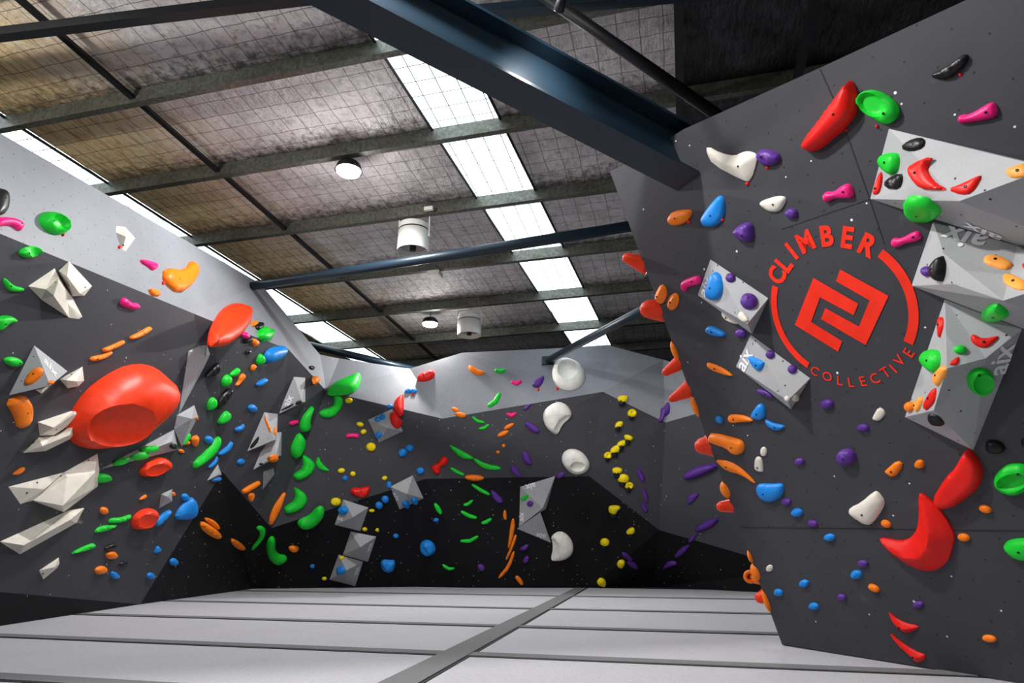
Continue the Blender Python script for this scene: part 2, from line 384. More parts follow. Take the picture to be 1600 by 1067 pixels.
# purlins
pb = [ab(onroof(600, v))[1] for v in (82, 232, 343, 430, 491, 539)]
stp = (pb[-1] - pb[0]) / 5
pb = [pb[0] - 2 * stp, pb[0] - stp] + pb + [pb[-1] + stp * k for k in (1, 2, 3)]
PB = [b + .09 for b in pb]
aBm = ab(onroof(1058, 150, .2))[0]
b0, b1 = -8.0, 17.5
def sheet(name, cols, mat, bb=None, dz=.2):
    if bb is None: return sheet(name, [(c, k) for c in cols for k in zip([b0] + PB, PB + [b1])], mat, 0)
    vs = []; fs = []; 
    for (x0, x1), bb in cols:
        F = lambda x, b: x.at(b) if isinstance(x, Ln) else x
        k = len(vs); vs += [RP(F(x0, bb[0]), bb[0], dz), RP(F(x1, bb[0]), bb[0], dz), RP(F(x1, bb[1]), bb[1], dz), RP(F(x0, bb[1]), bb[1], dz)]; fs.append((k + 3, k + 2, k + 1, k))
    me = bpy.data.meshes.new(name); me.from_pydata([tuple(v) for v in vs], [], fs); me.update(); me.uv_layers.new(name='UVMap')
    for p in me.polygons:
        for li in p.loop_indices:
            co = me.vertices[me.loops[li].vertex_index].co; me.uv_layers[0].data[li].uv = ab(co)
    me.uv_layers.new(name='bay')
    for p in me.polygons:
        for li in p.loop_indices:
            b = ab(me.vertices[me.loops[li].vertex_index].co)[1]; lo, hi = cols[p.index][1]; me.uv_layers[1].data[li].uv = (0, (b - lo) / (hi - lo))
    me.uv_layers.active_index = 0
    o = link(name, me, mat); o['kind'] = 'structure'; return o
DK = ab(onroof(985, 60, .2))
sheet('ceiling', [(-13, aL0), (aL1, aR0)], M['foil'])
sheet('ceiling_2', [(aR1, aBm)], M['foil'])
sheet('ceiling_3', [(aBm, 14)], M['foil_shade'])
# translucent skylight sheets with the sky above them
m = bpy.data.materials.new('skylight_sheet'); m.use_nodes = True; t = m.node_tree; t.nodes.clear()
out = t.nodes.new('ShaderNodeOutputMaterial'); tr = t.nodes.new('ShaderNodeBsdfTranslucent'); tp = t.nodes.new('ShaderNodeBsdfTransparent'); mx = t.nodes.new('ShaderNodeMixShader')
uvn = t.nodes.new('ShaderNodeUVMap'); br = t.nodes.new('ShaderNodeTexBrick'); br.offset = 0; br.inputs['Scale'].default_value = 1; br.inputs['Brick Width'].default_value = .24; br.inputs['Row Height'].default_value = .24; br.inputs['Mortar Size'].default_value = .007
br.inputs['Color1'].default_value = (.93, .95, .95, 1); br.inputs['Color2'].default_value = (.87, .9, .9, 1); br.inputs['Mortar'].default_value = (.03, .035, .035, 1)
t.links.new(uvn.outputs[0], br.inputs['Vector']); t.links.new(br.outputs[0], tr.inputs[0]); t.links.new(br.outputs[0], tp.inputs[0]); mx.inputs[0].default_value = .25
t.links.new(tr.outputs[0], mx.inputs[1]); t.links.new(tp.outputs[0], mx.inputs[2]); t.links.new(mx.outputs[0], out.inputs[0])
sheet('window_1', [(aL0, aL1)], m); sheet('window_2', [(aR0, aR1)], m)
for i, a in enumerate((aL0, aL1, aR0, aR1)):
    bm = bmesh.new(); q = [RP(a.at(b0), b0, .165), RP(a.at(b1), b1, .165)]; tube(bm, q, .02, 6); o = bmo('trim_%d' % (4 + i), bm, M['steel']); o['kind'] = 'structure'
aBr = aline((205, 138), (345, 257), (452, 348), (540, 418), (600, 487))
aBr2 = [amean((1060, 150)), amean((1250, 60)), ab(onroof(725, 520))[0]]
def purlin(b, label):
    L = 24; prof = [(0, .06), (.07, .06), (.07, .04), (.0, .0)]
    pts = [(.085, .02), (.085, 0), (0, 0), (0, .19), (.085, .19), (.085, .17), (.080, .17), (.080, .185), (.006, .185), (.006, .006), (.080, .006), (.080, .02)]
    bm = bmesh.new(); c = RP(0, b)
    ends = []
    for a in (-13.0, 13.0): ends.append([bm.verts.new(RP(a, b + y, z) - c) for y, z in pts])
    n = len(pts)
    for k in range(n): bm.faces.new((ends[0][k], ends[0][(k + 1) % n], ends[1][(k + 1) % n], ends[1][k]))
    o = bmo('roof_purlin', bm, M['galv'], origin=None); o.location = c
    return tag(o, label, 'roof purlin', 'galvanised purlins under the roof')
ordn = ['first', 'second', 'third', 'fourth', 'fifth', 'sixth']
for i, b in enumerate(pb):
    k = i - 2
    if 0 <= k < 6: lb = 'galvanised steel roof purlin, %s down from the top left corner' % ordn[k] if k else 'galvanised steel roof purlin ending behind the blue beam, nearest full one in view'
    elif k < 0: lb = 'galvanised roof purlin overhead at the top frame edge, %s' % ('outermost' if k == -2 else 'next to the black tie tube')
    else: lb = 'short glimpse of far roof purlin over the back wall, %s' % ('front one', 'middle one', 'rear one')[k - 6]
    purlin(b, lb)
for nm in ('left',):
    for i in range(1, len(pb) - 1):
        aa = aBr.at((pb[i] + pb[i + 1]) / 2)
        bm = bmesh.new(); y0, y1 = pb[i] + .09, pb[i + 1] - .005; c = RP(aa, y0, .1)
        for dx, sx, z0, z1 in ((0, .07, .045, .055), (-.032, .006, .05, .09), (.032, .006, .05, .09)):
            q = [RP(aa + dx - sx / 2, y0, z0), RP(aa + dx + sx / 2, y0, z0), RP(aa + dx + sx / 2, y1, z0), RP(aa + dx - sx / 2, y1, z0)]
            lo = [bm.verts.new(p) for p in q]; hi = [bm.verts.new(p + Vector((0, 0, z1 - z0))) for p in q]
            bm.faces.new(lo); bm.faces.new(hi)
            for k in range(4): bm.faces.new((lo[k], lo[(k + 1) % 4], hi[(k + 1) % 4], hi[k]))
        o = bmo('bridging_bar', bm, M['steel'], origin=c)
        tag(o, 'dark steel bridging bar left of the lamps, %s' % ('topmost', 'second from the top', 'third from the top', 'fourth from the top', 'fifth from the top', 'sixth from the top', 'seventh, over the back wall', 'eighth, over the back wall', 'last, far back')[i - 1], 'bridging bar', 'bridging bars between purlins')
for i, aa in enumerate(aBr2[:2]):
    bm = bmesh.new(); q = [RP(aa, .5, -.02), RP(aa, 9.5, -.02)]; R = Matrix((D1, D2, Vector((0, 0, 1)))).transposed()
    d = (q[1] - q[0]); Rr = frameof(d.normalized()); box(bm, (q[0] + q[1]) / 2, .09, .05, d.length, Rr)
    tag(bmo('roof_batten', bm, M['steel'], origin=q[0]), ('dark steel roof batten rising behind the beam end, left of two', 'dark steel roof batten above the leaning wall top, right of two')[i], 'roof batten', 'dark battens over the leaning wall')
# black tie tube across the top left, struts and rods
def rod(name, u0, v0, d0, u1, v1, d1, r, mat, label, cat='tie rod', sect=16):
    a = CAM + ray(u0, v0) * d0; b = CAM + ray(u1, v1) * d1; bm = bmesh.new(); tube(bm, [a, b], r, sect); return tag(bmo(name, bm, mat, smooth=sect > 8, origin=(a + b) / 2), label, cat), a, b
A1 = RP(-11, pb[2] - 1.22, -.28)
def beamline(u0, v0, u1, v1, dz, w_, h_, mat, name, label, cat, k0=.3, k1=.3):
    a = onroof(u0, v0, dz); b = onroof(u1, v1, dz); d = b - a; a = a - d * k0; b = b + d * k1
    bm = bmesh.new(); R = frameof((b - a).normalized()); box(bm, (a + b) / 2, w_, h_, (b - a).length, R)
    return tag(bmo(name, bm, mat, origin=(a + b) / 2), label, cat)
beamline(0, 54, 560, -14, -.25, .10, .10, M['steel'], 'tie_beam', 'black square tie tube crossing the top left corner of the roof', 'tie beam', .5, .25)
beamline(800, 15, 1120, -14, -.62, .10, .09, M['teal'], 'tie_beam', 'dark blue tie member at the top edge above the small spotlight', 'tie beam', .35, .3)
rod('tie_rod', 300, 462, 11.5, 1060, 342, 7.6, .072, M['teal'], 'thick round dark blue rod crossing the ceiling behind the white fans')
# brace with wall plate
a = cast(857, 564)[0]; nrm = cast(857, 564)[1]
e = empty('diagonal_brace', a); tag(e, 'dark blue round brace running from a black plate on the back wall up right', 'brace')
bm = bmesh.new(); box(bm, a + nrm * .02, .26, .2, .04, frameof(nrm)); bmo('wall_plate', bm, M['steel'], e)
bm = bmesh.new(); tube(bm, [a + nrm * .03, CAM + ray(1012, 480) * 9.2, CAM + ray(1080, 440) * 8.6], .07, 16); bmo('pole', bm, M['teal'], e, True)
rod('tie_rod', 470, 536, 14.5, 665, 582, 14.6, .08, M['teal'], 'dark round rod sloping down behind the low dip in the back wall top')
# main blue beam (I section) ending on the leaning wall
P1m = rp(1062, 262) + RNN * .0; P1 = CAM + ray(1058, 240) * ((P1m - CAM).length / ray(1062, 262).length * 1.0)
P0 = CAM + ray(560, -24) * (P1m - CAM).length * .98 / ray(560, -24).length * .93
bd = (P1 - P0).normalized(); Rb = Matrix.Identity(3)
zb = bd                                   # length axis
yb = Vector((0, 0, 1)) - bd * bd.z; yb.normalize(); xb = yb.cross(zb).normalized()
Rb = Matrix((xb, yb, zb)).transposed()
e = empty('steel_beam', P0); tag(e, 'large dark blue steel beam sloping down to the leaning wall', 'steel beam')
Ln = (P1 - P0).length + .14
S0 = P0 - bd * 1.6; Lt = Ln + 1.6
def part(name, x, y, sx, sy, mat=M['teal']):
    bm = bmesh.new(); c = S0 + bd * (Lt / 2); box(bm, c + Rb @ Vector((x, y, 0)), sx, sy, Lt, Rb); return bmo(name, bm, mat, e)
BW, BH = .25, .40
part('web', 0, 0, .02, BH - .04); part('bottom_flange', 0, -BH / 2 + .01, BW, .022); part('top_flange', 0, BH / 2 - .01, BW, .022)
rod('roof_brace', 840, -14, 5.4, 1150, 200, 5.9, .055, M['steel'], 'dark round roof brace running parallel just above the large blue beam', 'roof brace')
# lamps
def highbay(P, i, label):
    e = empty('high_bay_lamp', P); tag(e, label, 'ceiling lamp', 'round high bay lamps'); R = Matrix.Identity(3)
    bm = bmesh.new(); rr = lathe(bm, [(.05, .10), (.13, .09), (.16, .05), (.17, .0), (.185, -.03), (.165, -.03), (.155, -.01)], R, P); bm.faces.new(rr[0]); bmo('housing', bm, M['steel'], e, True)
    bm = bmesh.new(); rr = lathe(bm, [(.166, -.025), (.15, -.06), (.09, -.075)], R, P); bm.faces.new(rr[-1]); bmo('diffuser', bm, M['glow'], e)
    bm = bmesh.new(); tube(bm, [P + Vector((0, 0, .1)), P + Vector((0, 0, max(.2, RP(*ab(P), .2).z - P.z)))], .012, 8); bmo('hook', bm, M['wire'], e)
for i, (P, lb) in enumerate(zip([LAMP1, LAMP2] + EXTRA, ['bright round high bay lamp glaring on the ceiling left of the white fans', 'bright round high bay lamp farther back beside the smaller white fan', 'round high bay lamp overhead out of frame, nearest the camera', 'round high bay lamp behind the camera on the right', 'added unseen high bay lamp above the left wall, brightening the ceiling foil', 'round high bay lamp hidden behind the leaning wall'])): highbay(P, i, lb)
# small spotlight by the beam
sd = xb if xb.dot(CAM - P0) > 0 else -xb
_t = min(np.linspace(0, 3, 61), key=lambda t: abs((lambda q: q.x / (q.y * math.cos(PITCH) + q.z * math.sin(PITCH)))((P0 + bd * t) - CAM) - .04))
Wp = P0 + bd * _t
Ps = Wp + sd * .42 + yb * .16 - bd * .1; e = empty('spotlight', Ps); tag(e, 'small black spotlight clamped above the blue beam at the top edge', 'spotlight')
print('spot', Ps, Wp)
Rs = frameof((Wp - yb * .05 - Ps).normalized()); bm = bmesh.new(); rr = lathe(bm, [(.02, -.08), (.03, -.06), (.034, 0), (.031, .01), (.027, .0)], Rs, Ps, 20); bm.faces.new(rr[0]); bmo('housing', bm, M['steel'], e, True)
bm = bmesh.new(); rr = lathe(bm, [(.027, .002), (.025, .004)], Rs, Ps, 20); bm.faces.new(rr[-1]); bmo('lens', bm, M['glow'], e)
bm = bmesh.new(); tube(bm, [Ps, Ps + Vector((0, 0, .25))], .012, 8); bmo('bracket', bm, M['steel'], e)
ls = lamp('spotlight_beam', Ps + Vector((0, 0, -.05)), 38, .03); ls.data.spot_size = math.radians(95); ls.data.spot_blend = .9
tgt = Wp - yb * .05; ls.rotation_euler = (tgt - Ps).to_track_quat('-Z', 'Y').to_euler()
# fans
def fan(u, v, dia, hgt, k, label):
    Pb = CAM + ray(u, v) * k; e = empty('ceiling_fan', Pb); tag(e, label, 'ceiling fan', 'white drum fans'); R = Matrix.Identity(3); r_ = dia / 2
    bm = bmesh.new(); lathe(bm, [(r_, 0), (r_, hgt * .74), (r_ * .99, hgt * .74), (r_ * .97, hgt * .735), (r_ * .97, 0), (r_, 0)], R, Pb, 40); bmo('drum', bm, M['fan'], e, True)
    bm = bmesh.new(); rr = lathe(bm, [(r_ * .975, hgt * .79), (r_, hgt * .79), (r_ * 1.0, hgt * .97), (r_ * .96, hgt)], R, Pb, 40); bm.faces.new(rr[-1]); bmo('top_cap', bm, M['fan'], e)
    bm = bmesh.new(); rr = lathe(bm, [(r_ * .93, hgt * .735), (r_ * .93, hgt * .79)], R, Pb, 40); bmo('vent_ring', bm, M['steel'], e)
    bm = bmesh.new(); rr = lathe(bm, [(r_ * .96, hgt * .25), (r_ * .3, hgt * .22)], R, Pb, 40); bm.faces.new(rr[-1])
    bmo('grille', bm, M['fanin'], e)
    bm = bmesh.new(); tube(bm, [Pb + Vector((0, 0, hgt * .03)), Pb + Vector((0, 0, hgt * .3))], r_ * .2, 16); bmo('motor', bm, M['steel'], e, True)
    bm = bmesh.new(); top = hgt * 1.32
    for s in (-1, 1): box(bm, Pb + D1 * (s * r_ * 1.05) + Vector((0, 0, (top + hgt * .5) / 2)), .018, .03, top - hgt * .5)
    box(bm, Pb + Vector((0, 0, top)), r_ * 2.12, .03, .012, Matrix((D1, D2, Vector((0, 0, 1)))).transposed()); bmo('bracket', bm, M['fan'], e)
    bm = bmesh.new(); rt = RP(*ab(Pb), 0.08); up = rt.z - (Pb.z + top); tube(bm, [Pb + Vector((0, 0, top)), Pb + Vector((.03, .02, top + up * .5)), Pb + Vector((0, 0, top + up))], .012, 6); 
    tube(bm, [Pb + Vector((-.02, 0, top + .02)), Pb + Vector((-.14, .02, top + .10)), Pb + Vector((-.05, .02, top + .2)), Pb + Vector((.06, 0, top + .12)), Pb + Vector((.0, 0, top + .03))], .006, 6); bmo('cable', bm, M['wire'], e)
def roofk(u, v, dz): P = onroof(u, v, dz); return (P - CAM).length / ray(u, v).length
k1 = roofk(648, 335, -.03); k2 = roofk(736, 490, -.03)
fan(645, 393, 49 / FPX * k1 * 1.0, .45, k1 * 1.0, 'large white drum fan hanging under the ceiling right of the bright lamp')
fan(733, 524, 37 / FPX * k2 * .98, .42, k2 * .98, 'smaller white drum fan hanging farther back over the back wall')
def box_thing(name, u, v, dz, sx, sy, sz, mat, label, cat):
    P = onroof(u, v, dz); bm = bmesh.new(); box(bm, P, sx, sy, sz, Matrix((D1, D2, Vector((0, 0, 1)))).transposed()); return tag(bmo(name, bm, mat, origin=P), label, cat)
box_thing('junction_box', 680, 429, -.05, .22, .22, .09, M['fan'], 'small white square box on the ceiling below the large fan', 'junction box')
for u, v, lb in ((670, 326, 'small white switch box on the purlin above the large fan'), (762, 474, 'small white switch box on the purlin above the smaller fan')):
    box_thing('switch_box', u, v, .04, .14, .05, .06, M['fan'], lb, 'switch box')
# outer shed
for nm, q in (('wall_rear_shed', [(-14, 17.6, 0), (15, 17.6, 0), (15, 17.6, 7), (-14, 17.6, 7)]), ('wall_left_shed', [(-8.6, -8, 0), (-8.6, 18, 0), (-8.6, 18, 7.5), (-8.6, -8, 7.5)]), ('wall_right_shed', [(9.5, -8, 0), (9.5, 18, 0), (9.5, 18, 7.5), (9.5, -8, 7.5)])):
    o = mesh(nm, [Vector(p) - Vector((0, 0, .3)) for p in q], [(0, 1, 2, 3)], M['shed']); o['kind'] = 'structure'
o = mesh('wall_front_shed', [(-8.6, -5, -.3), (9.5, -5, -.3), (9.5, -5, 7.5), (-8.6, -5, 7.5)], [(0, 1, 2, 3)], M['shedlight']); o['kind'] = 'structure'

#DATA#
from collections import defaultdict
CUTM = None
# ------------------------------------------------------------------ climbing holds and volumes
LMK = []      # landmarks for descriptions: (u, v, phrase)
ALL = []      # (object, desc, u, v, zone)
def zone(u, v):
    if u > 952 + max(0, v - 268) * .3654 - 2: return 'leaning right wall'
    return 'left wall' if u < 500 - max(0, v - 540) * .3 else 'back wall'
def lettering(text, pc, pr, size, P, n, parent, mat=None, bold=.02, name='lettering', up=None):
    """flat word centred on P, its reading direction towards pr (a point of the plane)"""
    cu = bpy.data.curves.new('t', 'FONT'); cu.body = text; cu.size = size; cu.align_x = 'CENTER'; cu.offset = bold * size; cu.resolution_u = 3
    o = bpy.data.objects.new('t', cu); COL.objects.link(o); dg = bpy.context.evaluated_depsgraph_get(); me = bpy.data.meshes.new_from_object(o.evaluated_get(dg)); bpy.data.objects.remove(o)
    ys = [v.co.y for v in me.vertices]; xs = [v.co.x for v in me.vertices]; cy = (min(ys) + max(ys)) / 2; cx = (min(xs) + max(xs)) / 2
    x = (pr - P); x -= n * x.dot(n); x.normalize(); y = n.cross(x)
    R = Matrix((x, y, n)).transposed()
    for v in me.vertices: v.co = R @ Vector((v.co.x - cx, v.co.y - cy, .0035))
    me.materials.clear(); me.name = name
    return me, P
def volume(desc, lm, verts, faces, mat='vol', bevel=.006, text=None, name='climbing_volume', cat='climbing volume', bolts=(), mounts=False):
    px = [tuple(map(float, s.split(','))) for s in verts.split()]
    cu = sum(p[0] for p in px) / len(px); cv = sum(p[1] for p in px) / len(px)
    inside = [p for p in px if 0 < p[0] < 1598]; P, n = cast(sum(p[0] for p in inside) / len(inside), sum(p[1] for p in inside) / len(inside), wallbvh)
    vs = [hit(p[0], p[1], P + n * (p[2] if len(p) > 2 else 0), n) for p in px]
    if faces.startswith('auto'):
        inv = mw_of(P, n).inverted(); l2 = [inv @ v for v in vs]; nb = sum(1 for p in px if len(p) < 3 or p[2] == 0)
        ee = [(i, (i + 1) % nb) for i in range(nb)] + [(int(f[0], 36), int(f[1], 36)) for f in faces.split()[1:]]
        _v, _e, ff, *_ = delaunay_2d_cdt([Vector((p[0], -p[1])) for p in px], ee, [list(range(nb))], 1, 1e-7); fs = [list(f) for f in ff]
        
        if len(_v) != len(vs): print('CDT', desc, len(_v), len(vs)); _v, _e, ff, *_ = delaunay_2d_cdt([Vector((p[0], -p[1])) for p in px], ee[:nb], [list(range(nb))], 1, 1e-7); fs = [[i for i in f if i < len(vs)] for f in ff]
    else: fs = [[int(c, 36) for c in f] for f in faces.split()]
    cnt = sum(vs, Vector()) / len(vs)
    # drop a skirt and a back so the body is closed
    vs2 = list(vs); fs2 = []
    for f in fs:
        nn = (vs[f[1]] - vs[f[0]]).cross(vs[f[2]] - vs[f[1]]); fs2.append(f if nn.dot(CAM - vs[f[0]]) > 0 or nn.dot(n) > 0.0 and nn.dot(CAM - vs[f[0]]) > -1e9 and nn.normalized().dot(n) > .3 else f[::-1])
    base = [i for i, p in enumerate(px) if len(p) < 3 or p[2] == 0]
    mw = mw_of(P, n); inv = mw.inverted()
    loc = [inv @ v for v in vs2]
    # back plate: base vertices ordered by angle
    k = len(loc); loc += [Vector((loc[i].x, loc[i].y, -.004)) for i in base]; m_ = len(base)
    fs3 = fs2 + [[k + i for i in range(m_)][::-1]] + [[base[i], k + i, k + (i + 1) % m_, base[(i + 1) % m_]] for i in range(m_)]
    bm = bmesh.new(); bv = [bm.verts.new(v) for v in loc]
    for f in fs3:
        try: bm.faces.new([bv[i] for i in f])
        except ValueError: pass
    bmesh.ops.recalc_face_normals(bm, faces=bm.faces[:])
    if bevel: bmesh.ops.bevel(bm, geom=bm.edges[:], offset=bevel, segments=2, profile=.5, affect='EDGES', clamp_overlap=True)
    me = bpy.data.meshes.new(name); bm.to_mesh(me); bm.free(); uvface(me); o = link(name, me, M[mat], mw=mw)
    volgeo.append((vs, fs)); o['_'] = 0; del o['_']
    ALL.append((o, desc, cu, cv, cat)); 
    if lm: LMK.append((cu, cv, lm, o))
    VB.append((o, text, bolts)); return o
VB = []
def finish_volumes():
    global allbvh
    allbvh = mkbvh(geo + volgeo); vb = mkbvh(volgeo)
    for o, text, bolts in VB:
        for i, (tx, u0, v0, u1, v1, s) in enumerate(text or ()):
            P, n = cast(u0, v0, vb)
            if P is None: continue
            q = hit(u1, v1, P, n); me, P = lettering(tx, None, q, s, P, n, o)
            me.materials.append(M['ink']); link('lettering', me, None, o, Matrix.Translation(P))
        for u, v in bolts:
            P, n = cast(u, v, vb)
            if P is not None: bolt(P, n, o, .009)
def bolt(P, n, parent, r=.011):
    bm = bmesh.new(); R = frameof(n); rr = lathe(bm, [(r, -.01), (r, .0035), (r * .6, .004), (r * .55, .001)], R, P, 10); bm.faces.new(rr[-1]); bmo('bolt', bm, M['bolt'], parent, False, P)
def poly_smooth(pts, it=2):
    for _ in range(it):
        q = []
        for i in range(len(pts)):
            a = pts[i]; b = pts[(i + 1) % len(pts)]
            q.append((.75 * a[0] + .25 * b[0], .75 * a[1] + .25 * b[1])); q.append((.25 * a[0] + .75 * b[0], .25 * a[1] + .75 * b[1]))
        pts = q
    return pts
def inpoly(x, y, P):
    c = np.zeros(len(x), bool); n = len(P); j = n - 1
    for i in range(n):
        xi, yi = P[i]; xj, yj = P[j]
        k = ((yi > y) != (yj > y)) & (x < (xj - xi) * (y - yi) / ((yj - yi) if abs(yj - yi) > 1e-12 else 1e-12) + xi); c ^= k; j = i
    return c
def segdist(x, y, P):
    d = np.full(len(x), 1e9); n = len(P)
    for i in range(n):
        ax, ay = P[i]; bx, by = P[(i + 1) % n]; dx, dy = bx - ax, by - ay; L = dx * dx + dy * dy + 1e-14
        t = np.clip(((x - ax) * dx + (y - ay) * dy) / L, 0, 1); d = np.minimum(d, np.hypot(x - ax - t * dx, y - ay - t * dy))
    return d
def pump(poly, kh, prof, rock, dish, cut, seed, nres=13, rings=None):
    """outline in plane metres -> swelling body with an undercut rim"""
    P = np.array(poly); A = P.min(0); B = P.max(0)
    gx = np.linspace(A[0], B[0], 30)[1:-1]; gy = np.linspace(A[1], B[1], 30)[1:-1]; X, Y = np.meshgrid(gx, gy); X = X.ravel(); Y = Y.ravel()
    k = inpoly(X, Y, P); Dm = segdist(X[k], Y[k], P).max() if k.any() else .02
    h = kh * Dm
    size = max(B - A); st = max(size / (nres * 2.0), Dm / 5)
    # resample outline
    out = []
    for i in range(len(P)):
        a = P[i]; b = P[(i + 1) % len(P)]; m_ = max(1, int(np.hypot(*(b - a)) / st)); out += [a + (b - a) * j / m_ for j in range(m_)]
    out = np.array(out)
    gx = np.arange(A[0], B[0], st); gy = np.arange(A[1], B[1], st * .87); pts = []
    for r_, yy in enumerate(gy):
        for xx in gx: pts.append((xx + (st / 2 if r_ % 2 else 0), yy))
    pts = np.array(pts) if len(pts) else np.zeros((0, 2)); k = inpoly(pts[:, 0], pts[:, 1], P); pts = pts[k]
    if len(pts):
        d = segdist(pts[:, 0], pts[:, 1], P); pts = pts[d > st * .45]
    n0 = len(out); extra_e = []; rp_ = []
    for (du, dv, rx, ry, an, dep) in (rings or ()):
        ca, sa = math.cos(an), math.sin(an); nr = max(20, int((rx + ry) * math.pi / st)); rr = np.array([(du + rx * math.cos(t) * ca - ry * math.sin(t) * sa, dv + rx * math.cos(t) * sa + ry * math.sin(t) * ca) for t in np.linspace(0, 2 * math.pi, nr, endpoint=False)])
        if inpoly(rr[:, 0], rr[:, 1], P).all() and segdist(rr[:, 0], rr[:, 1], P).min() > st * .15:
            if len(pts):
                dd_ = np.min(np.hypot(pts[:, None, 0] - rr[None, :, 0], pts[:, None, 1] - rr[None, :, 1]), axis=1); pts = pts[dd_ > st * .4]
            rp_.append(rr)
        else:
            rp_.append(None); dish = (dish or []) + [(du, dv, rx, ry, an, dep)]; print('RING outside', du, dv, rx, ry, inpoly(rr[:, 0], rr[:, 1], P).mean())
    k0_ = n0
    for rr in rp_:
        if rr is not None: extra_e += [(k0_ + i, k0_ + (i + 1) % len(rr)) for i in range(len(rr))]; k0_ += len(rr)
    allp = np.vstack([out] + [rr for rr in rp_ if rr is not None] + ([pts] if len(pts) else []))
    vv, ee, ff, *_ = delaunay_2d_cdt([Vector(p) for p in allp], [(i, (i + 1) % n0) for i in range(n0)] + extra_e, [list(range(n0))], 1, 1e-6)
    q = np.array([(v.x, v.y) for v in vv]); d = segdist(q[:, 0], q[:, 1], P); d[d < 1e-6] = 0
    rng = random.Random(seed); ph = [rng.uniform(0, 6) for _ in range(8)]
    t = np.clip(d / (Dm * (1.0 if prof != 'flat' else .55)), 0, 1)
    z = (t ** .8 if prof == 'ridge' else (1 - (1 - t) ** 2.6) ** .6 if prof == 'full' else np.sqrt(1 - (1 - t) ** 2)) * h
    if rock:
        s = 2 * math.pi / (Dm * 1.7)
        z = z * (1 + rock * (np.sin(q[:, 0] * s + ph[0]) * np.sin(q[:, 1] * s + ph[1]) + .6 * np.sin(q[:, 0] * s * 2.1 + q[:, 1] * s + ph[2])))
    if dish:
        for du, dv, rx, ry, an, dep in dish:
            ca, sa = math.cos(an), math.sin(an); xx = (q[:, 0] - du) * ca + (q[:, 1] - dv) * sa; yy = -(q[:, 0] - du) * sa + (q[:, 1] - dv) * ca
            e_ = (xx / rx) ** 2 + (yy / ry) ** 2; bowl = np.clip(1 - e_, 0, 1) ** .55; z = np.maximum(z - dep * h * bowl, .03 * h)
    global CUTM
    CUTM = None
    for (du, dv, rx, ry, an, dep), rr in zip(rings or (), rp_):
        if rr is None: continue
        ca, sa = math.cos(an), math.sin(an); xx = (q[:, 0] - du) * ca + (q[:, 1] - dv) * sa; yy = -(q[:, 0] - du) * sa + (q[:, 1] - dv) * ca; e_ = (xx / rx) ** 2 + (yy / ry) ** 2
        on = np.abs(e_ - 1) < .02; ins = e_ < .985; A3 = np.c_[q[on], np.ones(on.sum())]; sol = np.linalg.lstsq(A3, z[on], rcond=None)[0]
        zp = np.c_[q, np.ones(len(q))] @ sol; z = np.where(e_ < 1.015, zp, z)
        z = np.where(ins, np.maximum(zp - dep * h * np.sqrt(np.clip(1 - e_, 0, 1)), .03 * h), z); CUTM = e_ < 1.015
    if cut:
        (x0, y0, z0), (x1, y1, z1) = cut; dx, dy = x1 - x0, y1 - y0; tt = ((q[:, 0] - x0) * dx + (q[:, 1] - y0) * dy) / (dx * dx + dy * dy); zc = np.maximum((z0 + (z1 - z0) * tt) * h, .06 * h); CUTM = zc < z; z = np.minimum(z, zc)

    rim = min(.02, h * .22)
    bd_ = d < 1e-6
    vs = [Vector((a, b, c + rim)) for (a, b), c in zip(q, z)]; fs = [list(f) for f in ff]
    # walls down to the board
    ed = {}
    for f in fs:
        for i in range(len(f)):
            a, b = f[i], f[(i + 1) % len(f)]; ed[(a, b)] = 1
    bnd = [(a, b) for a, b in ed if (b, a) not in ed]; mp = {}
    for a, b in bnd:
        for x in (a, b):
            if x not in mp: mp[x] = len(vs); vs.append(Vector((vs[x].x, vs[x].y, -.006)))
    for a, b in bnd: fs.append([b, a, mp[a], mp[b]])
    top = int(np.argmax(z)); return vs, fs, h, Dm, vs[top], q, z + rim
def ellipse(cx, cy, L, W, an, n=20, k=2.0):
    ca, sa = math.cos(math.radians(an)), math.sin(math.radians(an)); o = []
    for i in range(n):
        t = 2 * math.pi * i / n; c, s = math.cos(t), math.sin(t); x = L / 2 * math.copysign(abs(c) ** (2 / k), c); y = W / 2 * math.copysign(abs(s) ** (2 / k), s)
        o.append((cx + x * ca - y * sa * -1 * -1 if False else cx + x * ca - y * sa, cy - (x * sa + y * ca)))
    return o
def slug(pts, wd, taper=.5):
    L = []; R = []; n = len(pts); dd = []
    # densify
    q = []
    for i in range(n - 1):
        for j in range(4): f = j / 4; q.append((pts[i][0] + (pts[i + 1][0] - pts[i][0]) * f, pts[i][1] + (pts[i + 1][1] - pts[i][1]) * f))
    q.append(pts[-1]); n = len(q)
    for i, p in enumerate(q):
        a = q[max(0, i - 1)]; b = q[min(n - 1, i + 1)]; dx, dy = b[0] - a[0], b[1] - a[1]; l = math.hypot(dx, dy) or 1; t = i / (n - 1); ww = wd / 2 * (taper + (1 - taper) * math.sin(math.pi * t) ** .6)
        L.append((p[0] - dy / l * ww, p[1] + dx / l * ww)); R.append((p[0] + dy / l * ww, p[1] - dx / l * ww))
    return L + R[::-1]
CN = dict(g='green', b='blue', o='orange', y='yellow', p='purple', r='red', k='black', w='cream', m='pink', W='white', O='pale orange')
PROTO = {}
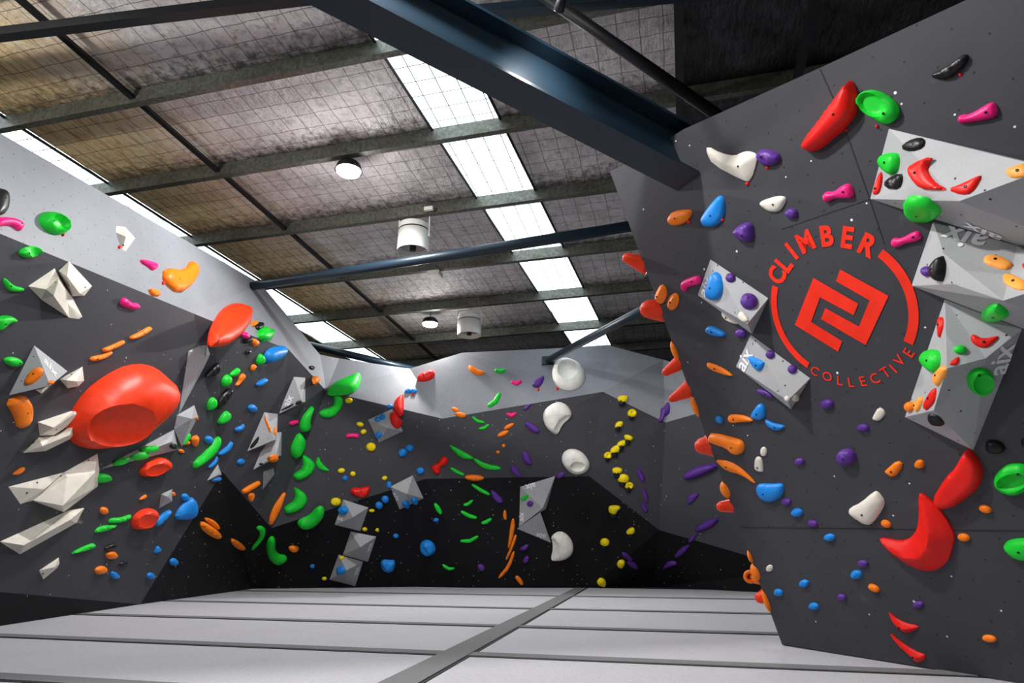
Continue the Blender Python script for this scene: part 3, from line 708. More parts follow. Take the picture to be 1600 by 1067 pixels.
def hold(col, desc, px, kh=.8, prof='dome', smooth=2, rock=0, dish=None, ring=None, cut=None, lm=None, bolts=1, extra=None, group=None, mat=None, vb=None, name='climbing_hold', cat='climbing hold'):
    cu = sum(p[0] for p in px) / len(px); cv = sum(p[1] for p in px) / len(px)
    P, n = cast(min(cu, 1597), cv)
    if P is None: print('MISS', desc, cu, cv); return
    dist = (P - CAM).length; xs = [p[0] for p in px]; ys = [p[1] for p in px]
    A = 0
    for i in range(len(px)): a = px[i]; b = px[(i + 1) % len(px)]; A += a[0] * b[1] - b[0] * a[1]
    A = abs(A) / 2; per = sum(math.hypot(px[i][0] - px[i - 1][0], px[i][1] - px[i - 1][1]) for i in range(len(px))); wpx = 2 * A / per * 1.25
    hest = kh * wpx * dist / FPX / max(.45, abs(n.dot(ray(cu, cv).normalized())))
    mw = mw_of(P, n); inv = mw.inverted()
    q0 = np.array([((inv @ hit(u, v, P, n)).x, (inv @ hit(u, v, P, n)).y) for u, v in (poly_smooth(px, 1) if smooth else px)])
    X0, Y0 = np.meshgrid(np.linspace(q0[:, 0].min(), q0[:, 0].max(), 22)[1:-1], np.linspace(q0[:, 1].min(), q0[:, 1].max(), 22)[1:-1]); X0 = X0.ravel(); Y0 = Y0.ravel(); kk = inpoly(X0, Y0, q0)
    hest = kh * (segdist(X0[kk], Y0[kk], q0).max() if kk.any() else .02)
    P2 = P + n * hest * .38
    def loc(u, v, off=P2):
        q = inv @ hit(u, v, off, n); return (q.x, q.y)
    if smooth: px = poly_smooth(px, smooth if len(px) < 16 else 1)
    poly = [loc(u, v) for u, v in px]
    ar = sum(poly[i][0] * poly[(i + 1) % len(poly)][1] - poly[(i + 1) % len(poly)][0] * poly[i][1] for i in range(len(poly)))
    if ar < 0: poly = poly[::-1]
    big = max(max(xs) - min(xs), max(ys) - min(ys))
    dd = None
    if dish:
        dd = []
        for (u, v, rx, ry, an, dep) in dish:
            c = loc(u, v); s = dist / FPX / max(.5, abs(n.dot(ray(u, v).normalized()))) ** .5; dd.append((c[0], c[1], rx * s, ry * s, math.radians(an), dep))
    rg = []
    if dish and big > 40: ring = (ring or []) + dish; dd = None
    for (u, v, rx, ry, an, dep) in (ring or ()):
        e4 = np.array([loc(a, b_) for a, b_ in ellipse(u, v, 2 * rx, 2 * ry, an, 32)]); c0 = e4.mean(0); U_, S_, Vt_ = np.linalg.svd(e4 - c0); rg.append((c0[0], c0[1], S_[0] * math.sqrt(2 / 32), S_[1] * math.sqrt(2 / 32), math.atan2(Vt_[0][1], Vt_[0][0]), dep))
    cc = None
    if cut: cc = [(*loc(c[0], c[1]), c[2]) for c in cut]
    vs, fs, h, Dm, top, q, zz = pump(poly, kh, prof, rock, dd, cc, int(cu * 7 + cv), (6 if big < 16 else (9 if big < 40 else (14 if big < 90 else 34))) + (8 if (dish or ring) and big > 18 else 0), rg)
    o = mesh(name, vs, fs, M[mat or col], None, True, mw)
    o.data.set_sharp_from_angle(angle=math.radians(48 if rg else 38))
    if CUTM is not None:
        nq = len(CUTM); ef = defaultdict(list)
        for p_ in o.data.polygons:
            a_ = all(i < nq and CUTM[i] for i in p_.vertices)
            for ek in p_.edge_keys: ef[ek].append(a_)
        for e_ in o.data.edges:
            if len(set(ef[e_.key])) > 1: e_.use_edge_sharp = True
    if bolts and big > 24:
        bp = mw @ Vector((top.x, top.y, top.z)); bolt(bp, n, o, .0065)
    if extra:
        for (u, v, L, W, an, k2) in extra:
            ep = poly_smooth(ellipse(u, v, L, W, an, 16), 1); q0 = loc(u, v); j = int(np.argmin((q[:, 0] - q0[0]) ** 2 + (q[:, 1] - q0[1]) ** 2)); z0 = zz[j]
            pl = [loc(a, b, P + n * z0 * .75) for a, b in ep]; v2, f2, *_ = pump(pl if sum(pl[i][0] * pl[(i + 1) % len(pl)][1] - pl[(i + 1) % len(pl)][0] * pl[i][1] for i in range(len(pl))) > 0 else pl[::-1], k2, 'dome', 0, None, None, 1, 10)
            v2 = [Vector((a.x, a.y, a.z + z0 * .6)) for a in v2]; mesh('knob', v2, f2, M[mat or col], o, True, mw)
    ALL.append((o, desc, cu, cv, cat)); o['_g'] = CN[col]
    if lm: LMK.append((cu, cv, lm, o))
    return o
def pp(s): return [tuple(map(float, t.split(','))) for t in s.split()]
def rows(txt):
    for line in txt.strip().split('\n'):
        line = line.strip()
        if not line or line[0] == '#': continue
        f = [x.strip() for x in line.split('|')]
        col, desc, geom = f[0], f[1], f[2]; kw = {}
        for kv in (f[3].split() if len(f) > 3 and f[3] else []):
            k, v = kv.split('=')
            if k in ('dish', 'extra', 'ring'): kw[k] = [tuple(map(float, v.split(',')))]
            elif k == 'cut': a = list(map(float, v.split(','))); kw[k] = [tuple(a[:3]), tuple(a[3:])]
            elif k in ('prof', 'mat'): kw[k] = v
            elif k in ('smooth', 'bolts'): kw[k] = int(v)
            else: kw[k] = float(v)
        if len(f) > 4: kw['lm'] = f[4]
        if geom[0] == 'E':
            a = list(map(float, geom[1:].split())); px = ellipse(*a[:4], a[4] if len(a) > 4 else 0, 14); kw.setdefault('smooth', 1)
        elif geom[0] == 'S':
            g = geom[1:].split(); px = slug(pp(' '.join(g[1:])), float(g[0])); kw.setdefault('smooth', 1)
        else: px = pp(geom)
        o = hold(col, desc, px, **kw)
        if col == 'y' and o and cat_back(px):
            # dark rubber washer block showing under the yellow cup
            mwm = o.matrix_world; r = max(v.co.x for v in o.data.vertices); 
            bm = bmesh.new(); R = mwm.to_3x3(); c = mwm.translation; lathe_r = r * .62; dn = R @ Vector((-.25 * r, -.8 * r, 0))
            rr = lathe(bm, [(lathe_r, .0), (lathe_r, .05), (lathe_r * .8, .06)], R, c + dn, 14); bm.faces.new(rr[-1]); bmo('spacer', bm, M['k'], o, True, c)
def cat_back(px): return px[0][0] > 925
VT = lambda *a: a
volume('grey triangular climbing volume with lettering', 'the top left triangular volume', '53.5,539.6 14,617.6 105.7,580 78.7,602.5,.28', '013 032 312', text=[('aix', 79, 574, 86, 583, .17)])
volume('long flat grey wedge volume', 'the long grey wedge', '157,733 272,671 279,702.5 268,690,.12', '013 132 302')
volume('grey volume with bright top face', None, '276.5,648.6 303.6,633 310,651.5 284,698 272,671 300,654,.16', '015 125 235 345 405')
volume('tall narrow pale grey wedge volume', 'the tall grey wedge', '294.6,548.4 323.4,535 330,553 279,648 322,556,.14', '014 124 234 304')
volume('tiny grey pyramid volume', None, '251.8,772 269.3,764 269.3,783 248,794.6 262,776,.10', '014 124 234 304')
volume('grey triangular volume edged with black holds', 'the lettered grey triangle', '459,588.6 477,590 477,628 434.7,647 472,628,.2', '014 124 234 304', text=[('aix', 450, 626, 456, 614, .17)])
volume('grey wedge volume with an orange bar', 'the upper stacked grey wedge', '412.8,644 434,646.6 433,688 386.5,705 428.6,687.3,.22', '014 124 234 304')
volume('grey wedge volume hanging under another', 'the lower stacked grey wedge', '406.7,706.8 430,676 440.3,674.7 440,711.7 395.7,734 431,712,.2', '015 125 235 345 405')
volume('small pale grey pointed volume', 'the small pointed grey volume', '411.6,737 427.4,731 429,741 410.4,764.8 420,742,.1', '014 124 234 304')
volume('small grey triangle volume', None, '340.4,725 346.3,742 323.4,751 342,741,.07', '013 123 203')
volume('grey pyramid volume with red and blue holds', 'the highest grey pyramid', '575,655.7 613.4,638.4 629.7,673.5 592,691.5 605,668.5,.28', '014 124 234 304')
volume('grey pyramid volume leaning right', 'the topmost stacked pyramid', '536.4,780.4 575.8,792.8 563,829.8 523,819.8 551.6,808,.28', '014 124 234 304', text=[('aix', 532, 809, 540, 812, .13)])
volume('bare grey pyramid volume', 'the middle stacked pyramid', '548,830.4 588,838.5 574.8,877.8 535.8,867 563,854.8,.28', '014 124 234 304', text=[('aix', 578.5, 855, 573, 869, .17)])
volume('grey pyramid volume nearest the mats', 'the lowest stacked pyramid', '529,866.5 567.3,877.4 555,915.8 514.8,905.4 541,891,.28', '014 124 234 304', text=[('aix', 558.5, 892, 553, 907, .17)])
volume('grey pyramid volume tilted on one corner', 'the lone tilted grey pyramid', '610,760.3 645,742.6 661.8,778.6 624.4,796 636,772,.28', '014 124 234 304', text=[('aix', 619.5, 776, 626, 789, .17)])
volume('grey prism volume with green and purple holds', 'the grey prism volume', '812.8,760.4 867.5,743.6 853,795 811,823 848,794,.22', '014 124 234 304', text=[('aix', 829, 760, 814, 764, .17), ('aix', 814.7, 807, 815, 795, .15)])
volume('dark-sided grey triangle volume', 'the lower grey triangle', '808,826 843,798.7 861,848 844.5,801,.2', '013 123 203', text=[('aix', 845, 837, 835, 835, .17)])
volume('largest grey volume at the right edge', 'the top right grey volume', '1388.7,201 1720,279 1800,430 1590,383 1359.4,311 1419.7,294,.14 1498.4,314.3,.3 1640,262,.3', '045 056 067 071 436 465 632 627 721', text=[('aix', 1534, 361, 1514, 353, .15)], bevel=.008)
volume('grey faceted volume with lettering on its shaded top', 'the middle right grey volume', '1457.8,346.7 1590,384 1760,430 1760,560 1597,513 1424,446.5 1474,396,.12 1488.7,443.7,.2 1567.4,469.6,.32 1660,440,.32', '061 057 076 678 681 189 192 548 587 843 839 932', text=[('aix', 1505, 371, 1484, 366, .17)], bevel=.008)
volume('grey faceted volume hanging lowest', 'the lower right grey volume', '1476,467.6 1597,514 1520.7,703.6 1413.7,651.7 1479,576,.24 1459,641,.2 1540,560,.12', '035 054 046 061 456 526 621 325', text=[('aix', 1564, 562, 1569, 545, .15)], bevel=.008)
volume('grey block volume with blue and purple holds', 'the upper left grey block', '1110,405 1200.7,466 1175.3,522 1090,461 1168,506,.15', '014 124 234 304', text=[('aix', 1103, 447, 1110, 428, .13)])
volume('grey block volume, lower of the pair', 'the lower grey block', '1173,522.7 1266,591 1236,639.5 1149.6,572.5 1231,626,.12', '014 124 234 304', text=[('aix', 1164, 561, 1172, 545, .15)])
# cream faceted holds on the left wall
def crm(desc, v, f, lm=None, b=()): volume(desc, lm, v, f, 'w', .012, None, 'climbing_hold', 'climbing hold', b)
crm('big cream faceted hold with a hollow', '44,447 85.5,419 91.5,432 112.5,463.5 129,495 123,498.5 108,496.5 64.5,468 72,452,.10 91,440,.2 84,462,.2 106,474,.04', 'auto 89 9a 9b','the big cream faceted hold', ((87, 441),))
crm('cream folded plate hold', '91.5,423 108,408 144,447 132,462 113,463 105,432,.14 125,459,.12', 'auto 56', None, ((107, 446), (133, 449)))
crm('small cream kite shaped hold', '181.5,352.5 195,354 211.5,372 196.5,392.5 190.5,390 181,363 197,370,.07', 'auto', None, ((193, 383),))
crm('cream angular hold touching the triangular volume', '93,592.4 129,572.6 131.5,594.7 122.5,603.7 105.7,606.4 104,594,.1 120,596,.1', 'auto 56', None, ((112, 585),))
crm('small cream flake hold', '55,609 77.6,603.7 65,615 66,609,.04', '013 123 203')
crm('cream block hold, upper of an overlapping pair', '59,659.4 118,639.7 124.8,645.3 117,659 84.3,680 62,680.6 84,668,.16 116,647,.10', 'auto 67', 'the stacked cream blocks', ((88, 671),))
crm('long cream ledge hold, lower of an overlapping pair', '26.5,703 60.7,683.5 86.6,681 117,660 116,681 110,685.8 71,704.9 37,707.6 66,697,.14 108,680,.14', 'auto 89', None, ((52, 691),))
crm('broad cream plate hold', '12.7,760.4 100,737.8 51,782 31.7,787.7 70,764,.05', '014 124 234 304', None, ((58, 754), (42, 770), (95, 744)))
crm('huge cream wedge hold', '100,738 152.3,708.5 155.5,734 153,759.7 100,800 31.7,798.7 31.7,787.7 51,781.6 98,790,.22 105,745,.10 148,738,.10', 'auto 78 9a 8a', 'the huge cream wedge', ((138, 719),))
crm('long cream boomerang ledge hold', '-30,862 0,846 107,797.5 124.3,784 131.6,793.8 130.4,817 119.4,817 31.7,865.7 0,868.6 -30,872 37,852,.12 110,812,.14', 'auto ab', None, ((33, 831), (72, 808)))
crm('small cream kite hold near the black kick panel', '61,891.3 92,870.6 93,880.4 89,887.7 67.8,905.5 85,886,.07', '015 125 235 345 405', None, ((67, 896),))
finish_volumes()
rows('''
k|rounded block hold at frame edge|-8,292 12,296 16,312 12,332 0,337 -10,335|kh=.5
m|bone shaped hold|-8,340 15,338 35,345 37,357 30,362 22,353 8,352 -8,356|kh=.8
g|oval dish hold|E87 348 47 32 -33|kh=.8 dish=89,349,17,10,-35,.8
g|scooped oval hold|E49 394 35 18 8|kh=.9 dish=51,393,11,5,5,.7
g|horn shaped hold|7,432 22,447 39,450 37,456 14,456 6,443
g|hooked hold at the frame edge|-6,496 15,492 27,498 25,505 13,505 3,517 -6,516
m|pinch hold|220,405 228,405 246,411 246,420 239,423 232,416 222,411
o|large boot shaped hold|258,417 291,422 301.5,403.5 312,421.5 303,444 280.5,460 256.5,439.5|smooth=1 kh=.5||the orange boot shaped hold
o|small square hold|231.6,449 249,453.6 251,463.5 237,462|smooth=1
m|hooked pinch hold|196.5,464 207,474 216,473 219,480 211.5,485 189,478.5 189,469|kh=.9
o|thin curved edge hold|203,526 216,520.5 235,509 238,514 222.6,526 203.5,532|kh=1
o|thin curved edge hold|160,545 174,540 195.6,530 194.5,537 176,547 162,551|kh=1
o|thin curved edge hold|141,557.6 158,555 175.4,547.5 175,552 164,561 141.7,566|kh=1
o|sausage hold mounted on the triangular volume|35.5,598 45,581 58.5,572 68.6,577 63,590 45,602.5|kh=.7
o|tiny chip hold|E81 597 8 7
g|bean shaped hold|5.6,563 13.5,557.6 29,558.7 37,566.6 24.7,574.4 13.5,571|kh=.9
o|curved slab hold|9,627.3 39.4,615 53,635 49,664.4 29,672 23.6,650|smooth=1 kh=.5
r|huge dome macro with cut-away face|121.5,672 127,650 150,615 185,588 215,573.5 245,572 268,585 277,600 279.5,612 272,630 262,650 240,672 205,697 175,706 145,704 127,693|kh=.7 prof=full mat=v ring=177,661,46,35,10,.24 extra=259,617,28,42,-75,.45 bolts=0|the huge red dome
o|tiny half moon hold|19.5,740 37.8,728 39,734 30.5,741.4 22,743
g|rounded hold behind the huge cream wedge|152,741 170,740 175,747 172,753 152,756
g|slug shaped hold on the long wedge|E233 701 32 9 3
g|slug shaped hold on the long wedge|E219 713 30 9 15
g|slug shaped hold on the long wedge|E190 720 27 10 12
k|small oval hold on the wedge tip|E271.6 698 13 8
o|tiny chip hold|E284 705 9 6 -20
o|tiny chip hold|E308 654 5 5
g|thin blade hold|284,697 296,673.5 298,683 290,693
o|small triangular hold|299,683.5 311.5,679 307,698 303,697|smooth=1
o|tiny chip hold|E293 692 9 6 20
r|big oval dome hold|220.6,740 226.7,727 248.6,714 264.4,717 268,727 263,735 243.7,744 226.7,746|kh=.8 mat=v ring=240,733,16,9,20,.12|the red oval dome
r|big egg shaped hold|208.4,819.4 213,805 229,795 243.7,795 246.6,802 240,817 226.7,828 212,828|kh=.8 mat=v ring=225,813,13,11,20,.12|the red egg shaped hold
o|small crescent hold|217,780.4 229,770.7 229,778 220.6,781.6
o|small round hold|E163 798 12 12
g|wavy blade hold|170,813 175.5,809 190,809 206,802.4 204.7,809.7 192.5,817 171,818
g|wavy blade hold|148,830.4 156,821.9 186.4,818.7 180,824.3 165.7,830.4 150,833.3
g|long tapered hold|112,867 114.5,862 143.8,848 151,851 146,858
k|dark flat hold|E173 855 20 9 25
o|rounded hold|E175 867.5 17 13
o|oval hold|E158 891 19 13 20
k|dark chip hold|E193 881 14 7 10
b|wedge hold|173,895 178,892 189.6,901 180,906 174,902|smooth=1
b|small triangular hold|246,851 253.5,859.6 240,867|smooth=1
b|small knob hold|E236 900 12 11|rock=.15
b|small knob hold|E272 878 12 12|rock=.15
b|curved scoop hold|242.5,822 246,812 258.3,800 269.3,795.5 263,807 248.6,822
b|large shield shaped hold|273.5,811 282.7,792.6 299.8,775.5 307.6,783 309,797.5 303.4,811 290,813|smooth=1 kh=.5||the blue shield shaped hold
b|small ball hold|E290 777 11 12
o|tiny chip hold|E271.5 772 5 7
r|large oval macro with a round flat end|328,534 332.4,508 350.7,479 370,471 387,476.6 394,487.5 393,501 382,520 360,537.5 341,540 331,540|kh=.5 prof=full mat=v extra=373,497,26,36,-80,.35 bolts=0|the red oval macro
o|small wedge hold|392.6,510.7 394.5,500.4 403,501 404,506 400.6,509.4
k|small chip hold|E406 509 12 13
m|small ball hold|E384 524 11 11|kh=1
k|small angular hold|381,536 383,528 394,524 395,531 385,538
g|two pronged hold|404.3,523 406.7,513 412.8,508 420,518 426,512 428,524 421,532.6 411.6,531.4|smooth=1||the green two pronged hold
o|split hold|395,537.5 397,527.7 407,533.8 398,543.6
k|small angular hold|382.8,555.7 387,544.8 393,547 391,553
b|large leaning wedge hold|414.5,566.7 416.5,552 426,543.6 448,540 448,548.4 438.4,560.6 423.8,568|smooth=1||the large blue wedge hold
g|half moon hold|401,569 404.3,557 409,552 413.5,557 412.8,566.7 406.7,571
o|small wedge hold|391.6,579 394.5,569 401.8,570 395.7,580
k|long rough hold|320,587.4 338.5,569 344.6,566.7 343.8,579 336,587.4 321.4,591|rock=.1
g|half moon hold|359,586 362.8,581.3 373.8,573.5 375,580 370,587.4 361.6,589
g|half moon hold|347,602 349.4,591 358,584 362,591 359,599.6 352,605.7
o|slanted rail hold|368,602 373.8,594.7 375,588.6 381,582 383.6,588.6 377.5,596 370,603.7
b|oval edge hold|400.6,603 402,598.4 411.6,591.6 418.4,591 417.7,596 406.7,604.5
k|long rough hold|337,640 342,625 355.5,608 363.6,605.7 361.6,615.4 350.7,630 341,640|rock=.1||the long black hold
g|half moon hold|322.6,641 325,629 333.6,620 339,624 338.5,633.7 331,641
g|half moon hold|341,663 345.8,652 354.3,641.8 360,644.7 359,653 352,661.7
b|small rounded hold|E395 638 13 12 10
b|curved small hold|367,674 369,668 377.5,665.4 381,661 382,668 373.8,675
m|small saddle hold|451.3,660.5 459,657 466.4,656.4 466.4,661 460,664 454,664.7
k|long thin hold on the lettered volume|437,641 459,629 459,633.7 441,642
k|small oval hold on the volume edge|E466.7 629 11 6 25
o|long bar hold on the wedge|411.6,651 415,649.6 425,674 421,676.4|smooth=1
o|thin bar hold on the wedge side|E430 673 4 13
k|hooked hold on the wedge|389,699 402,683 405.5,681 404,690 394,701
o|bar hold on the lower wedge|E427 716.6 18 7 22
k|tiny chip hold|E408 725 7 4
g|long S shaped hold|303,731 305.6,720 323.9,705.6 341,681 344.6,683.7 343.8,694.6 333.6,711.7 319,723.9 305.6,732.4|kh=.7||the long green S shaped hold
b|small rounded hold|E327 687 12 12
b|slim crescent hold|341.4,711.7 344.6,705.6 355.5,698 361.6,689 364,692 359,703 348,711
b|slim crescent hold|324.6,731 328.7,725 336,720 339.7,711.7 340.4,717.8 336,726.3 328.7,731.7
b|small oval hold|E376.7 721.4 12 9 30
b|flat hold under the small grey triangle|328.7,749.4 345.8,743.8 344.6,752 334.8,753|smooth=1
o|straight rail hold|378,769 380,764 404.3,750.7 407.4,753 406.7,758 382.3,773|smooth=1
o|small half moon hold|387,771.4 397,769 397.7,776 392,787
o|long leaf shaped hold|421.3,819 421.8,806.7 431,787 445.7,767 446,773.8 438.4,797 425,821|kh=.6||the orange leaf shaped hold
g|thick boomerang hold|496.9,647 499.3,641 520,635 522.5,627.6 520,616.7 531,616.7 537,625 533.4,638.6 520,653 504,653|smooth=1||the topmost green boomerang
g|biggest bread loaf shaped hold|511,610 513,604.7 528,594.4 562,582 565,585 561,602 548.7,612 522.5,615 512,613|smooth=1||the big green loaf on the pale band
g|tall teardrop hold|470,664 475,649.6 488.3,634.5 490.8,636 483.5,657 486,666.6 478.6,676.4 471.3,674
g|tall leaf hold|456.7,703 460,691 469,675 476,683.7 477,692 475,703 465,717.8 459,714|smooth=1
g|thick boomerang hold|456.7,744.6 460.3,739.7 473.7,731 471.3,710.5 475,709.7 489.6,720 493.7,730 484.7,743.4 466.4,752|smooth=1||the middle green boomerang
g|three pointed hold|493,722.6 496.9,711 504,725 515.6,734.8 512.7,737 499.3,734 494.4,728.7|smooth=1
g|thick boomerang hold|442.8,794.5 448,789.6 461.5,781 459,761.6 462.8,761.6 478.6,771.4 481,784.8 470,797 448,804.8|smooth=1||the lower green boomerang
g|fat bean shaped hold|464,821.3 467.6,814 484.7,808 494.4,795.7 503,792 508.6,797 505.4,809 489.6,823.8 472.5,827.4||the green fat bean
g|bent hold|399.4,826 405.5,821 415,825 415,836 406.7,848 392.6,861.5 394.5,854 404.3,843 406.7,832|smooth=1||the green bent hold
g|L shaped bean hold|416,855.4 419,843 426,838.4 431,843 430,860.3 436,867.6 448,868.8 449.8,873.7 438.4,881.8 426,881 417.7,870||the green L shaped bean
o|long slab hold, upper of an overlapping pair|317.8,810.4 323.9,808 337,814 344.6,823.8 342,830
o|long slab hold, lower of an overlapping pair|313,819 316.6,813.5 330,821 343.4,831 348,838.4 342,844.5 319,831
o|slanted slab hold|361.6,844.5 364,840 382.3,851.8 384.3,859 377.5,861 365.3,853
o|pointed hold|449.4,854 453,851.8 468.9,855 464,864 453,861.5
k|tiny half moon hold|E487.6 574.5 9 6 -35
o|small triangular hold|488.3,591 492,586 502,593.5 493,602|smooth=1
y|knob hold|E545 625.7 13 9|rock=.1
y|knob hold|E562.6 663 12 8 -10|rock=.1
y|knob hold|E568 674.4 10 8 20|rock=.1
y|knob hold|E579.7 698.4 16 14|rock=.1
y|knob hold|E533.3 735.3 12 8 10|rock=.1
y|knob hold|E551.4 740.3 9 8|rock=.1
y|chip hold|E601 747 9 7 15
y|large knob hold|E524.6 784 17 13|rock=.1
y|chip hold|E581 798 9 5
y|chip hold|E570 827 8 6
y|chip hold|585.5,828 591,824 593,831 588,831
y|tiny chip hold|E506.7 904.2 8 5
y|chip hold on the pyramid|E534 871 8 6
m|arched saddle hold|539.7,680.6 542,677 560,677 561.9,681 558,686 553.4,683.4 545,684 540,685
b|small oval hold|E608.7 635 10 7
b|knob on the pyramid|E590 654.7 9 8|rock=.15
b|knob on the pyramid|E598 650.6 9 9|rock=.15
b|knob on the pyramid|E591 679.6 10 10|rock=.15
r|tall crescent hold|615.3,632.8 618,622.5 627.5,616 631.6,617.8 631,646.8 625.6,649.7 617,643|smooth=1||the tall red crescent on the back wall
r|curved hold on the pyramid|611,652.5 612,643 616,643.5 627.5,657 627.8,664.6 622.8,670.6 613.4,662.8
r|lumpy oval hold|650,594.4 653.7,585 668.7,579.4 676,578 680,583 676,591.5 661,596|rock=.08||the red lumpy hold on the pale band
b|knob of a touching pair|E637.8 610.7 10 7|rock=.15
b|knob of a touching pair|E646.8 610.7 10 8|rock=.15
b|round knob hold|E629.3 707.4 15 13 25|rock=.15
b|round knob hold|E640 699.9 13 11|rock=.15
b|round knob hold|E657 735.5 13 11|rock=.15
r|lumpy dumbbell hold|674.3,727.4 680,724.6 684.6,724 687.4,716 695,712 700.6,716 699.6,724.6 689.3,729 687,733 688,739.7 681,741.6 674,733.8|kh=.9||the red dumbbell hold
b|tiny knob hold|E539.4 747 9 8|rock=.15
b|knob on the pyramid corner|E608 757.4 9 11|rock=.1
r|lumpy bowl hold|545.9,767 551,761.7 565,762.3 577.7,758.4 578.3,768 574.8,774 567,778.5 551,774|rock=.12||the red lumpy bowl hold
b|large knob on the pyramid|E535.8 797 15 14|rock=.12
b|knob hold|E592.5 789.9 12 11|rock=.15
b|knob hold|E602 780.4 12 11|rock=.15
b|knob under the tilted pyramid|E634.8 788.5 12 11|rock=.12
b|knob under the tilted pyramid|E648 783 12 10|rock=.12
b|knob on the pyramid|E532 891 11 15|rock=.12
b|tiny knob hold|E618.5 837.5 9 7|rock=.1
b|big rocky hold|655,850 663,844.5 672,846 678,853 680,862 674,869 663,869 656,862|rock=.12 kh=.8||the upper big blue rock
b|big rocky hold|594.5,879 600,875.5 610,877 617,876.5 618,886 614,893 604,895 596,891|rock=.14||the lower big blue rock
b|tiny knob hold|E681 812.5 9 6|rock=.1
b|tiny knob hold|E488 885 8 6|rock=.1
g|stubby edge hold|E684 795 21 7 -58
g|long bat shaped edge hold|701.5,697.4 705,694.6 740,714 739,718 719.3,716.5|smooth=1||the long green edge
g|long bent edge hold|740,714.5 758.7,724.6 783,729 782,735 757,734 740,721|smooth=1||the bent green edge
g|thin edge hold|S6 704,731 714,737.5 725,742
o|sausage hold|E741 746.5 31 10 -3|kh=1||the orange sausage hold
g|thin edge hold|S6 737,757 751,766 765,773
g|short curved edge hold|S5.5 724,789 731,788 738,782
g|thin edge hold|S6.5 720,799 732,806 745,809.5
g|short edge hold|S6 752,818 760,815.5 768,810.5
g|thin smile shaped edge hold|S6 719,845.5 734,845.5 747,838
g|winged edge hold|690,881 696,883 702,887 710,886.5 710,890 701,892 693,887|smooth=1
g|short bent edge hold|S5.5 738,651 746,658 757,660
g|short bent edge hold|S5.5 748,670 757,668.5 764,663
g|winged edge hold|S6 773,578 782,580.5 790,577
g|bent edge hold|S8 762,634.5 774,627 781.5,613
g|short edge hold on the prism volume|S6 814,781 819,779 825,773
o|curved banana hold|731,571 737,570 747.4,577.5 757.7,580 756,585 745.5,586.5 734,580||the orange banana on the pale band
o|short oval hold|E711.8 640 13 7 -20
o|short oval hold|E719.7 647.8 18 8 -10
o|carrot shaped hold|E795 666 18 7 28
o|carrot shaped hold|E786 677.4 20 8 25
o|tiny chip hold|E786.9 696.5 6 6
o|tiny chip hold|E778 706.4 6 5
m|small saddle hold|S6.5 799,596 807,599 815,595
m|small saddle hold|S6.5 791,646 799,649 807,645
p|angular hold|830,603 833.7,595 848.7,586 850.6,589.7 847.8,598 841,606|smooth=1||the purple angular hold by the upper dish
p|small edge hold|817,641 819,636 829.5,629.5 830,633 822,641.5
p|half moon hold|819.6,659 828,659 845,672 841,676.8 831.8,675 820.6,666.5|smooth=1
p|half moon hold|814,712 818.7,704 825,706.8 832,722.7 831,727 820.6,724.6|smooth=1
p|half moon hold|796,731.8 801,725 810,735 816.4,744.6 812.8,746.6 801,740.7|smooth=1
p|oval hold at the prism tip|E876 742.6 15 9 30
p|half moon hold|766.6,768 769.5,764.3 788.8,783 778.4,788 768.5,777|smooth=1
p|knob on the prism volume|E828 787 10 9
p|small wedge hold|812,856.5 825,849 826,855 820,861 813,860|smooth=1
p|small wedge hold|816,878.5 820,870 825,868 827.5,874 823,881|smooth=1
p|small oval hold|E751.8 887 13 10 -40
W|topmost round dish macro|861.8,586 864.6,568 870,561 882.4,556 893,559 905,564.4 914.7,579.4 913.4,596 901,606.5 884,608.4 869,602|kh=.45 dish=887,580,16,16,0,.6 bolts=0|the topmost white dish
W|round macro with a bite out of it|847.8,650.6 852.4,637.5 871,626.6 886,631.8 894,645 891.8,652.5 878.7,663 872,678.7 865.6,678.7 852.4,667.4|kh=.6 dish=884,665,19,13,40,1|the second white dish
W|round macro with a hollow pocket|877.7,714 882.4,705 893.7,700.8 908.7,705 920,718 922,729.8 915,739.7 897.5,743 885.7,733.8 878.8,724|kh=.6 dish=902,728,12,8,0,1.6|the white pocket dish
W|lowest crescent macro|860.5,839 873.9,829.8 887.6,836 897,851.9 894.5,867.6 881.7,876.5 864,877.5 860.5,873.5 864,861.7 863.6,848|kh=.6 dish=863,860,10,20,0,1|the lowest white dish
o|long straight rail hold|793,856.8 794.5,845 796,830 799.4,810.5 804,810.5 805,826 796.5,857|smooth=1||the orange rails
o|thin curved rail hold|789,873.5 797,857 803,837 806.5,835 808,839 801,858 792,876
o|thick curved rail hold|777.4,902 793,883.4 801,860.7 805.5,862.7 797.3,887.3 781,905|smooth=1
o|small half moon hold|785.5,806 787,797 791,797 792,813 788,812
o|small slanted hold|S7 806,900.5 811,906 816.5,914
y|cup hold|964,622 970,617 982,618 981,626 975,631 968,628|rock=.08
y|cup hold|E988 646 15 14 20|dish=989,644,4,3,0,.6
y|cup hold|960,668 963,659.5 971,657.5 975,661 970,669 963,669
y|cup hold|974,680 982,678.5 991,684 985,690 978,689
y|cup hold|E971.5 693.5 17 10 28
y|cup hold|E962 702.5 19 12 32
y|cup hold|E950 712 13 12 20|dish=950,711,3,3,0,.6
y|cup hold|E964.5 735 16 10
y|cup hold|956,735 965,730.5 973,732 972,738 967,740 965,744 960,743
y|cup hold|E974 748 19 15|rock=.08
y|cup hold|E983 759 15 12|dish=983,759,4,3,0,.5
y|ear shaped cup hold|950,795 953,790 968,790 970,795 964,799 963,805 952,803
y|cup hold|977,833 982,826 990,823.5 993,830 989,835 984,837.5
y|cup hold|E945 847.7 15 13
y|cup hold|964,882 968,876 976,875 977,880 972,888 966,888
y|cup hold|932,912 937,904 944,904.5 948,911 945,917 938,916
